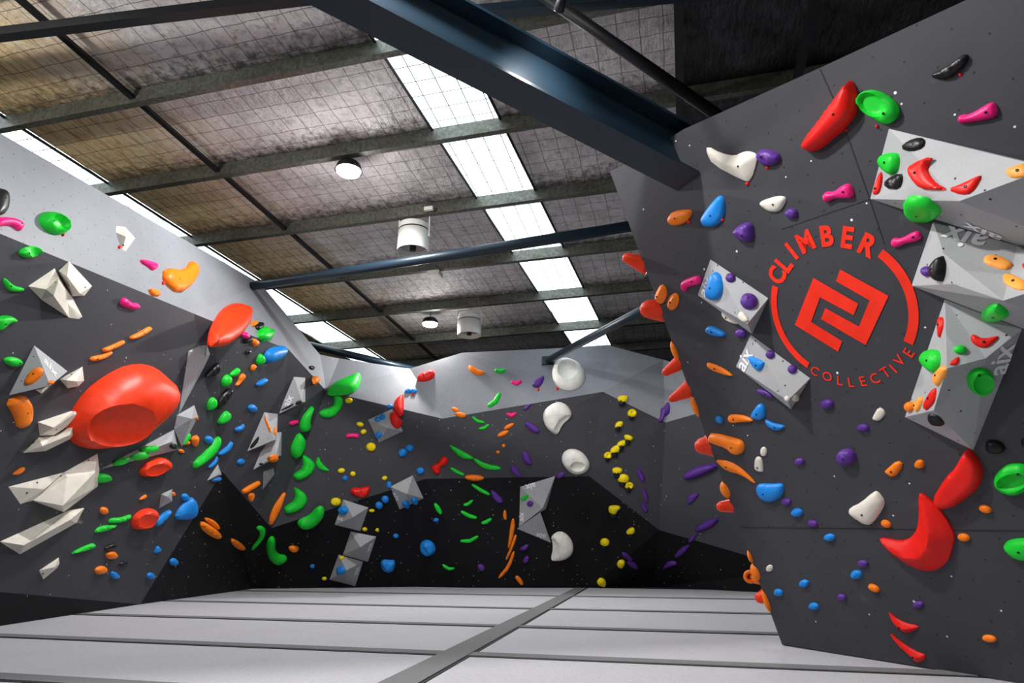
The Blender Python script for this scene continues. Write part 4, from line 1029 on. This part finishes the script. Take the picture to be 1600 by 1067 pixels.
p|lightning shaped hold|1043.7,625 1048.8,633.8 1047.5,647 1042.8,649 1039,650 1036,659 1027.8,660 1032.5,648.8 1032.5,637 1037,637|smooth=1 kh=.8
p|tear shaped hold|994.4,733.5 997.6,731 1007.7,743.6 1006.6,752.6 1002,753.7 997.6,744.7
p|tear shaped hold|1003,762.7 1006.6,762 1013,775 1012.6,787.5 1008.8,786 1004,771.7
p|tear shaped hold|1000.5,784 1004,783.4 1014,795 1010,802 1004,798.7
p|longest blade hold|1066,743.6 1077.4,733.5 1100,725.6 1119,723.4 1124,729 1100,742.5 1075,750 1067,748|smooth=1 kh=1.2||the long purple blade
p|hooked half moon hold|1073,784 1075,775 1084,770 1093.6,771 1086.4,780.7 1077.4,789.7|smooth=1
p|long oval ledge hold|1085.3,831 1085.3,824.6 1106.6,811 1121,808.4 1123.5,812 1113.4,823.4 1095.4,831|kh=1.1||the purple oval ledge
p|slim ledge hold|1074.5,848 1077.4,839 1087.5,833 1089,837 1080.8,848|kh=1
p|slim ledge hold|1054,866 1064,856 1076,851 1077.4,855 1068.4,866 1056,873|kh=1
p|curved ledge hold|1034.7,888.7 1039,880.8 1048,876 1057.6,878.5 1057.6,883 1046,886.4 1035.8,890.5|kh=1
p|slim oval hold|E980 870 20 8 -38
p|slim oval hold|E988.6 883 20 9 -32
''')
rows('''
w|large lopsided jug hold|1103,228 1125,240 1146.6,244 1158,238 1167.6,236 1180.7,240.4 1182,249.6 1171.5,283.7 1159.7,282.4 1112.5,257.4 1103,239|smooth=1 kh=.5 prof=ridge||the large cream hold at the top
p|faceted hold|1181,241.7 1188.6,232.5 1207,235 1218.8,243 1214.8,254.8 1199,260.6 1183,252|smooth=1 rock=.08
r|big leaning blade macro|1251,223.3 1291,170.8 1323.7,125 1330,129 1337,152 1337,163 1335.5,176 1322.4,197 1277.8,235 1262,237.8 1254,232.5|smooth=1 kh=.9||the big red blade
w|smooth pebble hold|1185.4,317.8 1191,313 1214.8,305.5 1226.6,307.3 1227.4,315 1217.4,331 1201.7,331.4 1188.6,323|kh=.5||the small cream pebble
p|round knob hold|E1236 333.4 19 17|rock=.05
m|bone shaped pinch hold|1284.9,304.7 1291,298.6 1301.4,300.7 1318.5,286.8 1329,288 1333.4,304.7 1327,311 1301.4,309.5 1291,317.8 1285.7,312.5||the upper left pink pinch
b|large teardrop hold|1092,344 1102,328.3 1120.4,306 1128,306 1132,317.8 1129.5,341.4 1117.7,354 1099.4,355.8|kh=.5||the large blue teardrop
o|tilted leaf hold|1042,341 1050,330 1078,326.5 1081,333 1072,347 1055,354 1044,350|smooth=1 kh=.6||the orange tilted leaf
p|faceted hold|1144,365 1148,355.8 1165,346.6 1174,349.3 1175.5,365 1171.5,378 1159.7,378|smooth=1 rock=.08
g|large round bowl jug|1333.6,158.7 1341,145.6 1359.4,139 1383,147 1401.3,162.7 1404,179.7 1390.8,194 1375,194 1346,174.5|kh=.7 dish=1364,163,24,17,-32,.95||the large green bowl jug
k|long lumpy hold|1453,116.7 1477.4,103.6 1503.7,85 1511.5,85 1512.9,94.4 1501,109 1480,125 1459,123.3|smooth=1 rock=.06||the long black hold at the top right
m|bone shaped pinch hold|1495,185 1501,178.4 1514,179.7 1545.7,160 1553.5,160 1558.3,174.5 1553.5,185 1509,192.8 1497,192.8||the top right pink pinch
k|oval hold on the volume|1405,231 1419.7,219 1438,213.3 1446,219 1442,231 1422.3,237|kh=.5 smooth=1
g|ball shaped jug on the volume corner|1372.5,250.6 1377.7,240 1398.7,237.4 1402.7,248 1400,266.3 1389.5,275.5 1373.8,261|kh=.7
r|flat strip hold on the volume end|1375,265 1379,275.5 1375,297.8 1369.9,304.4 1361.5,303.6|kh=.5
k|square rough hold|1381.7,280.7 1406.6,269 1410,279.4 1404,296.5 1383,295|smooth=1 rock=.08 kh=.5
r|hooked crescent hold|1417.6,266.3 1422.3,255.8 1455,242.7 1447.3,258.4 1448.6,271.5 1461.7,287.3 1478.7,295.7 1467,297.8 1435.5,295.7 1421,276.8|smooth=1 kh=.5||the red crescent on the top right volume
r|curved blade hold|1478.7,295.7 1503.7,286 1532,272 1532.5,279.4 1518,301.7 1501,304.4|smooth=1 kh=.5
O|flat ledge hold|1568.8,267.6 1577,261 1605,253 1608,275 1579.8,279|smooth=1 kh=.4
g|shallow bowl jug|1408,324 1414.5,312 1430,308.8 1456.4,317.5 1472,332 1461.7,343.7 1440.7,349.7 1419.7,345|kh=.4 smooth=2||the green bowl under the top volume
m|bent bone shaped hold|1391,377.6 1396,371 1407,373.4 1429.6,360 1438,363.6 1439.5,372 1431,377.6 1412.8,380.4 1401.5,387.5 1393,384.7||the lower pink bent hold
p|round knob on the volume|E1446.8 424 14 17
k|glossy half moon hold|1454.4,415.6 1463,404 1471.8,398 1474.6,415.6 1471.8,435 1466,441 1456,435|smooth=1
O|flat block hold|1537,401.5 1545,397.3 1561.8,398.7 1582.9,410 1581.5,417 1570,421.8 1537.9,411.4|smooth=1 kh=.4
O|flat block hold|1560.4,432.5 1564.6,425.4 1581.5,428 1602,438 1602,452 1590,453.5 1564.6,441|smooth=1 kh=.4
r|chip hold at the frame edge|1595,413 1604,410 1606,420 1600,421
g|triangular jug|1528.6,494.3 1545,476 1561.8,477.4 1578,494 1564.6,501.3 1542,506|smooth=1 kh=.6||the green triangular jug
r|narrow blade hold|1464.8,501 1467.6,494 1474,497 1474.6,511 1470,521 1466,531|kh=.5
r|smile shaped hold|1515.4,528 1519.6,520.4 1536.5,529.4 1559,523.8 1560.4,528 1545,542 1533.7,543.5 1521,538|smooth=1 kh=.5
g|small oval button|E1500.5 545.7 21 14
r|small triangular hold|1480,568.8 1498.5,554.7 1499.4,564.6 1494.3,571.6|smooth=1 kh=.5
g|ball shaped jug on the volume edge|1438.6,561.8 1443.7,547.7 1457.8,544 1467.6,552 1467.6,570 1457.8,585.7 1441,571.6|kh=.6
O|small diamond hold|1458.3,585.7 1474.6,567.4 1476,581.5 1464.8,604.5 1459,599|smooth=1 kh=.5
r|narrow pointed hold|1443,639.4 1444.6,626 1460.4,602.6 1463,613 1459,628.9 1447.3,641|kh=.5
O|small diamond hold|1427,628.9 1439.4,617 1441,627.6 1432.8,645 1428,640|smooth=1 kh=.5
o|small oval hold|E1420.5 635.4 11 17 -10
k|oval hold on the volume foot|1447.8,651 1451,647 1467,651 1477.4,665.6 1463,665.6 1451,659|kh=.5
g|round bowl jug on the volume|1511,590 1519.6,578.6 1536.5,575 1552,583 1555.6,601 1551,612 1537.8,621 1522,615.7 1513,604|kh=.6 dish=1535,598,17,16,0,.5||the green round jug on the lower volume
w|small flake hold on the block|1151.7,493.8 1157.4,484.6 1168,499 1165,504 1157.4,501.7|smooth=1 kh=.4
w|flat hold tucked under the block|1126,484.6 1141.7,493.8 1156,507.5 1139,504.3 1128.6,496.4|kh=.5
b|large pear shaped hold|1101.8,457 1103.6,446.6 1110,428 1118,423 1126,436 1127.8,454.5 1122,467.6 1110,470 1102.9,465|kh=.5
p|small knob on the block|E1141 433.5 16 14|rock=.06
p|big rocky knob on the block|E1169.8 469.7 28 25|rock=.08 kh=.8
p|small knob below the block corner|E1157 520.6 17 14
m|hooked hold|1063,445.3 1065.6,438.7 1089,429.5 1095,433.5 1094,444 1078.7,447 1073,449 1072,455.5 1067,455.5|smooth=1||the pink hooked hold
o|upright leaf hold|1021.5,461 1032.8,442 1041,452 1039.4,467.6 1031.5,477 1023.6,470|smooth=1 prof=ridge||the two orange upright leaves
o|upright leaf hold|1041,472.8 1047,461 1055,457 1060.4,465 1058,478 1050,486 1042.5,482|smooth=1 prof=ridge
b|curved bean hold|1101.5,516 1105,509.6 1115.5,509.6 1133.3,521.4 1131,526.6 1115.5,525.8 1103.6,520
o|slim spindle hold|1103.6,568.6 1106,566 1126,572.5 1145,586 1143,588.8 1120.7,583 1106,575|kh=.6||the orange spindle hold
b|wedge hold on the lower block|1165,553 1192.9,564.7 1193.6,570 1186,581.7 1174.5,572.5|smooth=1 kh=.5
p|small knob on the lower block|E1203 553.4 15 13|rock=.06
p|small knob on the lower block|E1237.5 576.5 15 14|rock=.06
p|oval hold poking out under the lower block|1181,610.6 1186,606.7 1204.7,613 1210,622.4 1196.8,621
w|tiny square chip|E1228.8 623 7 9 20|kh=.5
w|tiny oval chip|E1244 622 13 9 50|kh=.5
b|small slanted oval hold|E1123.5 655.8 14 9 -50
o|clawed curved hold|1137,650.6 1143,647 1165.7,649.5 1180,659 1156.7,659.6 1144,661.9 1137.6,658|kh=.6
b|half moon hold|1171.8,650.6 1177,640.5 1187,629 1195,637 1195.6,649.5 1188,657 1177,655|smooth=1 kh=.6||the blue half moon hold
b|curved smile hold|1194.5,654 1206,660.7 1226,664.8 1225,668.6 1215,673.8 1204,670 1196,661.9|kh=.7
o|big dog bone shaped hold|1106,683 1110.6,676 1150,685.5 1159,690 1162.3,699 1159,708 1150,712 1142,708 1136.5,702 1116,694.5 1107,691|smooth=1 kh=.6||the big orange bone shaped hold
o|long curved feather hold|1117.8,720 1123,718 1141,721.5 1159,732.7 1179,753 1178,756 1156.7,741.7 1134,736 1122,725|smooth=1 kh=.6 prof=ridge||the orange feather hold
w|small pebble hold|E1192.7 705.7 10 15|kh=.5
w|small stone hold|1178,730.5 1179,717 1183.7,712.5 1190.5,717 1192,735 1190.5,738 1181.5,736|smooth=1 kh=.5
b|wide half bowl hold|1181,762 1184.8,755.6 1204,756.8 1220.8,755 1224,762 1222,773 1213,782 1199.5,785.6 1188,780 1182,771|kh=.5||the wide blue half bowl
p|small knob hold|E1249 721.5 15 12|rock=.05
p|large faceted knob hold|E1321 714.5 30 26|rock=.08 kh=.9||the large purple knob
p|small knob hold|E1291.7 631.5 20 15|rock=.05
p|small oval foothold|E1228 784.4 16 11 -10
b|small rocky foothold|E1245 800.9 18 13|rock=.15
p|small oval foothold|E1269.6 818 17 10 -20
b|small rocky foothold|E1295.7 839.8 18 12|rock=.1
w|tiny pebble foothold|E1202 888 10 12 -40|kh=.5
b|small rocky foothold|E1256 911.8 16 12 10|rock=.12
b|small rocky foothold|E1216 926 15 11 -20|rock=.1
b|small rocky foothold|E1271.4 947.5 16 11 -10|rock=.1
p|small oval foothold|E1348 880.7 17 11 -15
b|small rocky foothold|E1337.7 898 18 14|rock=.15
p|small oval foothold|E1315 933.6 15 10 -25
w|small curved chip hold|1362.5,652.5 1372.5,635.4 1381.7,640.7 1383,648.5 1372.5,658.5 1364,656.4|smooth=1 kh=.5
p|small oval hold|E1347.6 668.7 20 13
o|angular block hold|1381.7,736 1402.7,718 1411.8,727 1396,748 1383,739|smooth=1 kh=.6
o|small square block hold|1428,724 1434,717.5 1443,720 1444,728 1438,733 1429,730|smooth=1
r|thick leaning slab macro|1507.6,701 1519.4,707.6 1532.5,728.6 1533.9,747 1527.3,762.7 1503.7,783.7 1482.7,795.5 1469.6,795.5 1455,781.6 1477.4,744.3 1490.6,733.8|smooth=1 kh=.75 prof=flat bolts=0|the upper big red slab
r|giant crescent macro|1432.8,771.9 1440.7,774.5 1467,799.4 1482.7,823 1489.2,841.4 1482.7,867.6 1477.4,880 1463.5,891.8 1445,894.5 1421.9,887 1401,874.4 1384.8,861.7 1371.4,844.3 1376.7,842 1403.3,847.8 1419.5,843 1431,829 1434,810|smooth=1 kh=.75 prof=ridge bolts=0|the giant red crescent
k|glossy lump hold|1540,690 1548,687 1564,691 1571,701 1564,710 1545,709 1538,699|rock=.06
k|glossy lump at the frame edge|1594,688 1602,683 1612,690 1610,701 1597,700
g|large round jug with oval pocket|1550,754.8 1556,739 1572,726 1590,724 1603,728 1613,742 1611,758 1600,770 1579.8,777 1558.8,768|kh=.6 dish=1584,752,24,14,8,.9||the large green pocket jug
w|big smooth sloper hold|1325,802 1326.6,794 1343.6,786.3 1364.6,768 1371,769 1381.7,783.7 1377.7,796.8 1363,817.8 1354,821.7 1335.7,811|smooth=1 kh=.55||the big cream sloper
o|small bar foothold|E1384 818.6 17 11 -28
o|small bar foothold|E1539 795.5 21 12 -22
o|small bar foothold|E1505.5 840 20 12 -15
g|flattened oval jug|1567,853 1574.5,844 1600,841.4 1620,845 1620,876 1600,878 1582.4,872.9 1568,860|kh=.6||the green jug at the right edge
o|small bar foothold|E1365 919 20 10 -30
o|small bar foothold|E1545.7 998 23 11 -12
p|small oval foothold|E1434.6 945 17 11
r|fin shaped hold|1386,954 1396.4,964.7 1412.6,974 1434,978.6 1433.4,983 1417,990 1405.6,985.5 1394,974|smooth=1 prof=ridge||the upper red fin
r|fin shaped hold|1386.7,987 1405.6,1003 1426.5,1016.8 1450,1026 1433.4,1037.6 1421.9,1027 1401,1007.5|smooth=1 prof=ridge||the lower red fin
''')
# small red start markers
for u, v, t in ((1199, 261.5, 'under the purple hold'), (1167.5, 287, 'under the large cream hold'), (1322, 203.5, 'under the big red blade'), (1370, 197.5, 'under the green bowl jug'), (1500, 116.5, 'under the long black hold'), (1076, 346.5, 'beside the orange tilted leaf'), (1128.5, 343.5, 'beside the blue teardrop'), (535, 615.5, 'under the big green loaf hold'), (645, 615.5, 'under the blue knob pair'), (841, 608, 'under the purple angular hold'), (871, 607, 'under the topmost white dish'), (99, 366.5, 'under the green oval dish'), (187, 386, 'by the small cream kite hold'), (255.5, 442, 'by the orange boot shaped hold')):
    near = u < 950; o = hold('r', 'x', ellipse(u, v, 5.5 if not near else 4, 6, 0, 8), 1.0, smooth=0, bolts=0, name='start_marker', cat='route marker'); ALL.pop(); del o['_g']
    tag(o, 'tiny red start marker ' + t + ' on the ' + zone(u, v), 'route marker', 'red start markers')
# holds seen in profile past the edge of the leaning wall
def edgept(v): # point on the left edge of the leaning board at image row v
    u = 952 + (v - 268) * .3664; return rp(u, v)
def prof_hold(col, desc, base0, base1, tip, r0, r1, bulge=1.0):
    vb = (base0 + base1) / 2; B = edgept(vb); s = (B - CAM).length / FPX
    r = ray(tip[0], tip[1]); nrm = Vector((-.83, .55, 0)).normalized()
    B = B + back * (r0 * s * .9)
    # tip lies on its view ray, straight out from the hidden face
    T = CAM + r * ((B - CAM).dot(Vector((0, 1, 0))) / r.y * 1.0); T = T + back * 0.02
    bm = bmesh.new(); n = 9; pts = []
    d = (T - B); L = d.length; R = frameof(d.normalized()); rings = []
    for i in range(n + 4):
        body = max(.25 * L, L - r1 * s * 1.0)
        if i < n: t = i / n; rad = (r0 + (r1 - r0) * t ** .8) * s * (1 + .06 * bulge * math.sin(math.pi * t)); c = B + d.normalized() * (t * body) - d * .12 * (i == 0)
        else: a = (i - n) / 3 * math.pi / 2; rad = r1 * s * math.cos(a) + .001; c = B + d.normalized() * (body + math.sin(a) * (L - body))
        rings.append([bm.verts.new(c + R @ Vector((math.cos(2 * math.pi * k / 18) * rad, math.sin(2 * math.pi * k / 18) * rad * .85, 0))) for k in range(18)])
    for a, b in zip(rings, rings[1:]):
        for k in range(18): bm.faces.new((a[k], a[(k + 1) % 18], b[(k + 1) % 18], b[k]))
    bm.faces.new(rings[0][::-1]); bm.faces.new(rings[-1])
    tag(bmo('climbing_hold', bm, M['v' if col == 'r' else col], None, True, B), desc, 'climbing hold', CN[col] + ' holds past the leaning wall edge')
prof_hold('r', 'topmost red horn hold poking out past the leaning wall edge', 392, 424, (971, 399), 17, 9)
prof_hold('r', 'fat red egg hold sticking out beside the two orange upright leaves', 460, 500, (998, 480), 20, 17, .3)
prof_hold('r', 'red finger hold pointing down left, upper of a pair past the wall edge', 548, 576, (1034, 584), 14, 7.5)
prof_hold('r', 'red finger hold pointing down left, lower of a pair past the wall edge', 584, 622, (1044, 625), 17, 7)
prof_hold('r', 'wide red bell shaped hold jutting left above the long purple blade', 668, 716, (1084, 698), 22, 15)
prof_hold('r', 'stubby red peg hold jutting left beside the purple half moon', 777, 801, (1118, 792), 12, 9, .3)
prof_hold('r', 'lowest red drop shaped hold beside the wall edge above the mats', 918, 944, (1179, 937), 13, 9.5, .5)
P = CAM + ray(1172, 901) * ((edgept(895) - CAM).length / ray(1150, 895).length + .15)
bm = bmesh.new(); d = (CAM - P).normalized(); R = frameof(d); s = (P - CAM).length / FPX
rr = lathe(bm, [(3.5 * s, -.04), (3.5 * s, .012), (4.5 * s, .03), (6.5 * s, .036), (8.6 * s, .02), (9 * s, -.01), (9 * s, -.05), (3.5 * s, -.04)], R, P, 28)
bmesh.ops.remove_doubles(bm, verts=bm.verts[:], dist=1e-5)
bm2 = bm; tube(bm2, [P + R @ Vector((4 * s, 0, -.04)), edgept(905) + back * .12], .05, 12)
tag(bmo('climbing_hold', bm, M['o'], None, True, P), 'orange ring shaped hold peeking past the wall edge above the mats', 'climbing hold', 'orange holds past the leaning wall edge')
for v0, v1, wd, lb in ((531, 562, 6, 'above the two red fingers'), (616, 650, 6, 'under the two red fingers'), (751, 777, 9, 'above the stubby red peg'), (858, 878, 4, 'well above the orange ring'), (880, 905, 8, 'beside the orange ring'), (920, 956, 5, 'by the lowest red drop')):
    a = edgept(v0) + back * .03; b = edgept(v1) + back * .03; s = (a - CAM).length / FPX; c = (a + b) / 2; ax = (b - a).normalized(); nn = Vector((-.83, .55, 0)).normalized(); nn = (nn - ax * nn.dot(ax)).normalized()
    bm = bmesh.new(); bmesh.ops.create_uvsphere(bm, u_segments=18, v_segments=10, radius=1); tz = ax.cross(nn)
    Mx = Matrix((ax * (b - a).length * .52, nn * wd * s * 1.0, tz * .06)).transposed()
    for vv in bm.verts: vv.co = c + tz * 0 + Mx @ vv.co
    tag(bmo('climbing_hold', bm, M['o'], None, True, c), 'thin orange hold edge along the leaning wall edge, ' + lb, 'climbing hold', 'orange holds past the leaning wall edge')

# ------------------------------------------------------------------ wall logo (painted on the leaning board)
cx, cy = 1190, 340; K = 3.811
def lp(x, y): return rp(cx + x / K, cy + y / K)
ring = [lp(x, y) for x, y in ((50, 405), (55, 520), (97, 650), (175, 795), (270, 890), (720, 198), (848, 320), (915, 460), (941, 600), (921, 762))]
X = RE if (rp(1400, 500) - rp(1300, 500)).dot(RE) > 0 else -RE; Y = RNN.cross(X)
q = np.array([((p - RA0).dot(X), (p - RA0).dot(Y)) for p in ring]); A_ = np.c_[q, np.ones(len(q))]; sol = np.linalg.lstsq(A_, (q ** 2).sum(1), rcond=None)[0]
lc = sol[:2] / 2; LR = math.sqrt(sol[2] + lc @ lc); LC = RA0 + X * lc[0] + Y * lc[1]
print('logo R', LR)
lroot = empty('wall_logo', LC + RNN * .004); tag(lroot, 'red circular logo with lettering and square spiral mark painted on the leaning wall', 'logo')
LMK.append((1320, 480, 'the red circular logo', None))
def ang(p): d = p - LC; return math.atan2(d.dot(Y), d.dot(X))
def flat(name, pts, z=.004):
    me = bpy.data.meshes.new(name); loc = [p - LC for p in pts]; 
    v2, e_, f_, *_ = delaunay_2d_cdt([Vector((p.dot(X), p.dot(Y))) for p in loc], [(i, (i + 1) % len(loc)) for i in range(len(loc))], [list(range(len(loc)))], 1, 1e-7)
    me.from_pydata([tuple(X * p.x + Y * p.y) for p in v2], [], f_); me.update(); return link(name, me, M['logo'], lroot, Matrix.Translation(LC + RNN * z))
def arc(a0, a1, th, name='ring_arc'):
    n = 40; o = [LC + (X * math.cos(a) + Y * math.sin(a)) * LR for a in [a0 + (a1 - a0) * i / n for i in range(n + 1)]]; i_ = [LC + (X * math.cos(a) + Y * math.sin(a)) * (LR - th) for a in [a1 + (a0 - a1) * i / n for i in range(n + 1)]]; flat(name, o + i_)
TWO = 2 * math.pi
a0, a1 = ang(lp(75, 405)), ang(lp(285, 870)); a0 += TWO if a0 < 0 else 0; a1 += TWO if a1 < 0 else 0; arc(a0, a1, LR * .095)
a0, a1 = ang(lp(705, 215)), ang(lp(895, 755)); arc(a0, a1, LR * .115)
flat('emblem', [lp(*p) for p in ((310, 358), (578, 512), (550, 580), (350, 473), (297, 620), (482, 735), (458, 797), (200, 638))])
flat('emblem', [lp(*p) for p in ((470, 308), (758, 465), (622, 758), (355, 603), (382, 538), (582, 648), (645, 492), (445, 378))])
def letters(word, pos, size, bold, flip, wsc):
    for ch, (x, y) in zip(word, pos):
        P = lp(x, y); rad = (P - LC).normalized(); tx = (rad.cross(RNN) if not flip else -rad.cross(RNN)); 
        if tx.dot(X) < 0 and False: tx = -tx
        me, _ = lettering(ch, None, P + tx, size, P, RNN, None, bold=bold)
        for v_ in me.vertices: v_.co = v_.co - tx.normalized() * v_.co.dot(tx.normalized()) * (1 - wsc)
        me.materials.append(M['logo']); o = link('letter', me, None, lroot, Matrix.Translation(P))
        o['label'] = 'red letter ' + ch
mpx = (LR / 120.0)
letters('CLIMBER', [(93, 343), (135, 272), (180, 198), (262, 142), (390, 108), (513, 118), (637, 165)], LR * .365, .04, False, .86)
letters('COLLECTIVE', [(318, 912), (392, 945), (468, 970), (535, 980), (605, 973), (675, 957), (738, 920), (785, 898), (822, 850), (878, 803)], LR * .185, .008, True, 1)

# ------------------------------------------------------------------ labels: every hold described by what it sits beside
def where(u, v, obj):
    best = sorted(((math.hypot(u - a, v - b), a, b, p) for a, b, p, o in LMK if o is not obj and zone(a, b).split()[0][:4] == zone(u, v).split()[0][:4]), key=lambda t: t[0])
    d, a, b, p = best[0]; dx, dy = u - a, v - b
    if abs(dx) > 2.2 * abs(dy): w_ = 'right of' if dx > 0 else 'left of'
    elif abs(dy) > 2.2 * abs(dx): w_ = 'below' if dy > 0 else 'above'
    else: w_ = ('below ' if dy > 0 else 'above ') + ('right of' if dx > 0 else 'left of')
    return w_ + ' ' + p
from collections import defaultdict
G = defaultdict(list)
for o, desc, u, v, cat in ALL:
    c = o.get('_g'); base = ((c + ' ' + desc) if c else desc) + ', ' + where(u, v, o)
    G[base].append((o, u, v, cat))
ORD = ['second', 'third', 'fourth', 'fifth', 'sixth', 'seventh']
for base, L in G.items():
    vert = max(x[2] for x in L) - min(x[2] for x in L) >= .6 * (max(x[1] for x in L) - min(x[1] for x in L)); L.sort(key=lambda x: x[2] if vert else x[1]); n = len(L)
    for i, (o, u, v, cat) in enumerate(L):
        lb = base
        if n == 2: lb += ', ' + (('upper one', 'lower one') if vert else ('left one', 'right one'))[i]
        elif n > 2: lb += ', ' + ((('topmost' if vert else 'leftmost') if i == 0 else ('lowest' if vert else 'rightmost')) if i in (0, n - 1) else ORD[i - 1] + (' down' if vert else ' from left'))
        z_ = zone(u, v); kind = 'climbing volumes' if 'volume' in cat else 'climbing holds'
        tag(o, lb, cat, ((o.get('_g') + ' ') if o.get('_g') else ('grey ' if 'volume' in cat else 'cream ')) + kind + ' on the ' + z_)
        if len(lb.split()) > 16: print('LONG', len(lb.split()), lb)
        if '_g' in o: del o['_g']
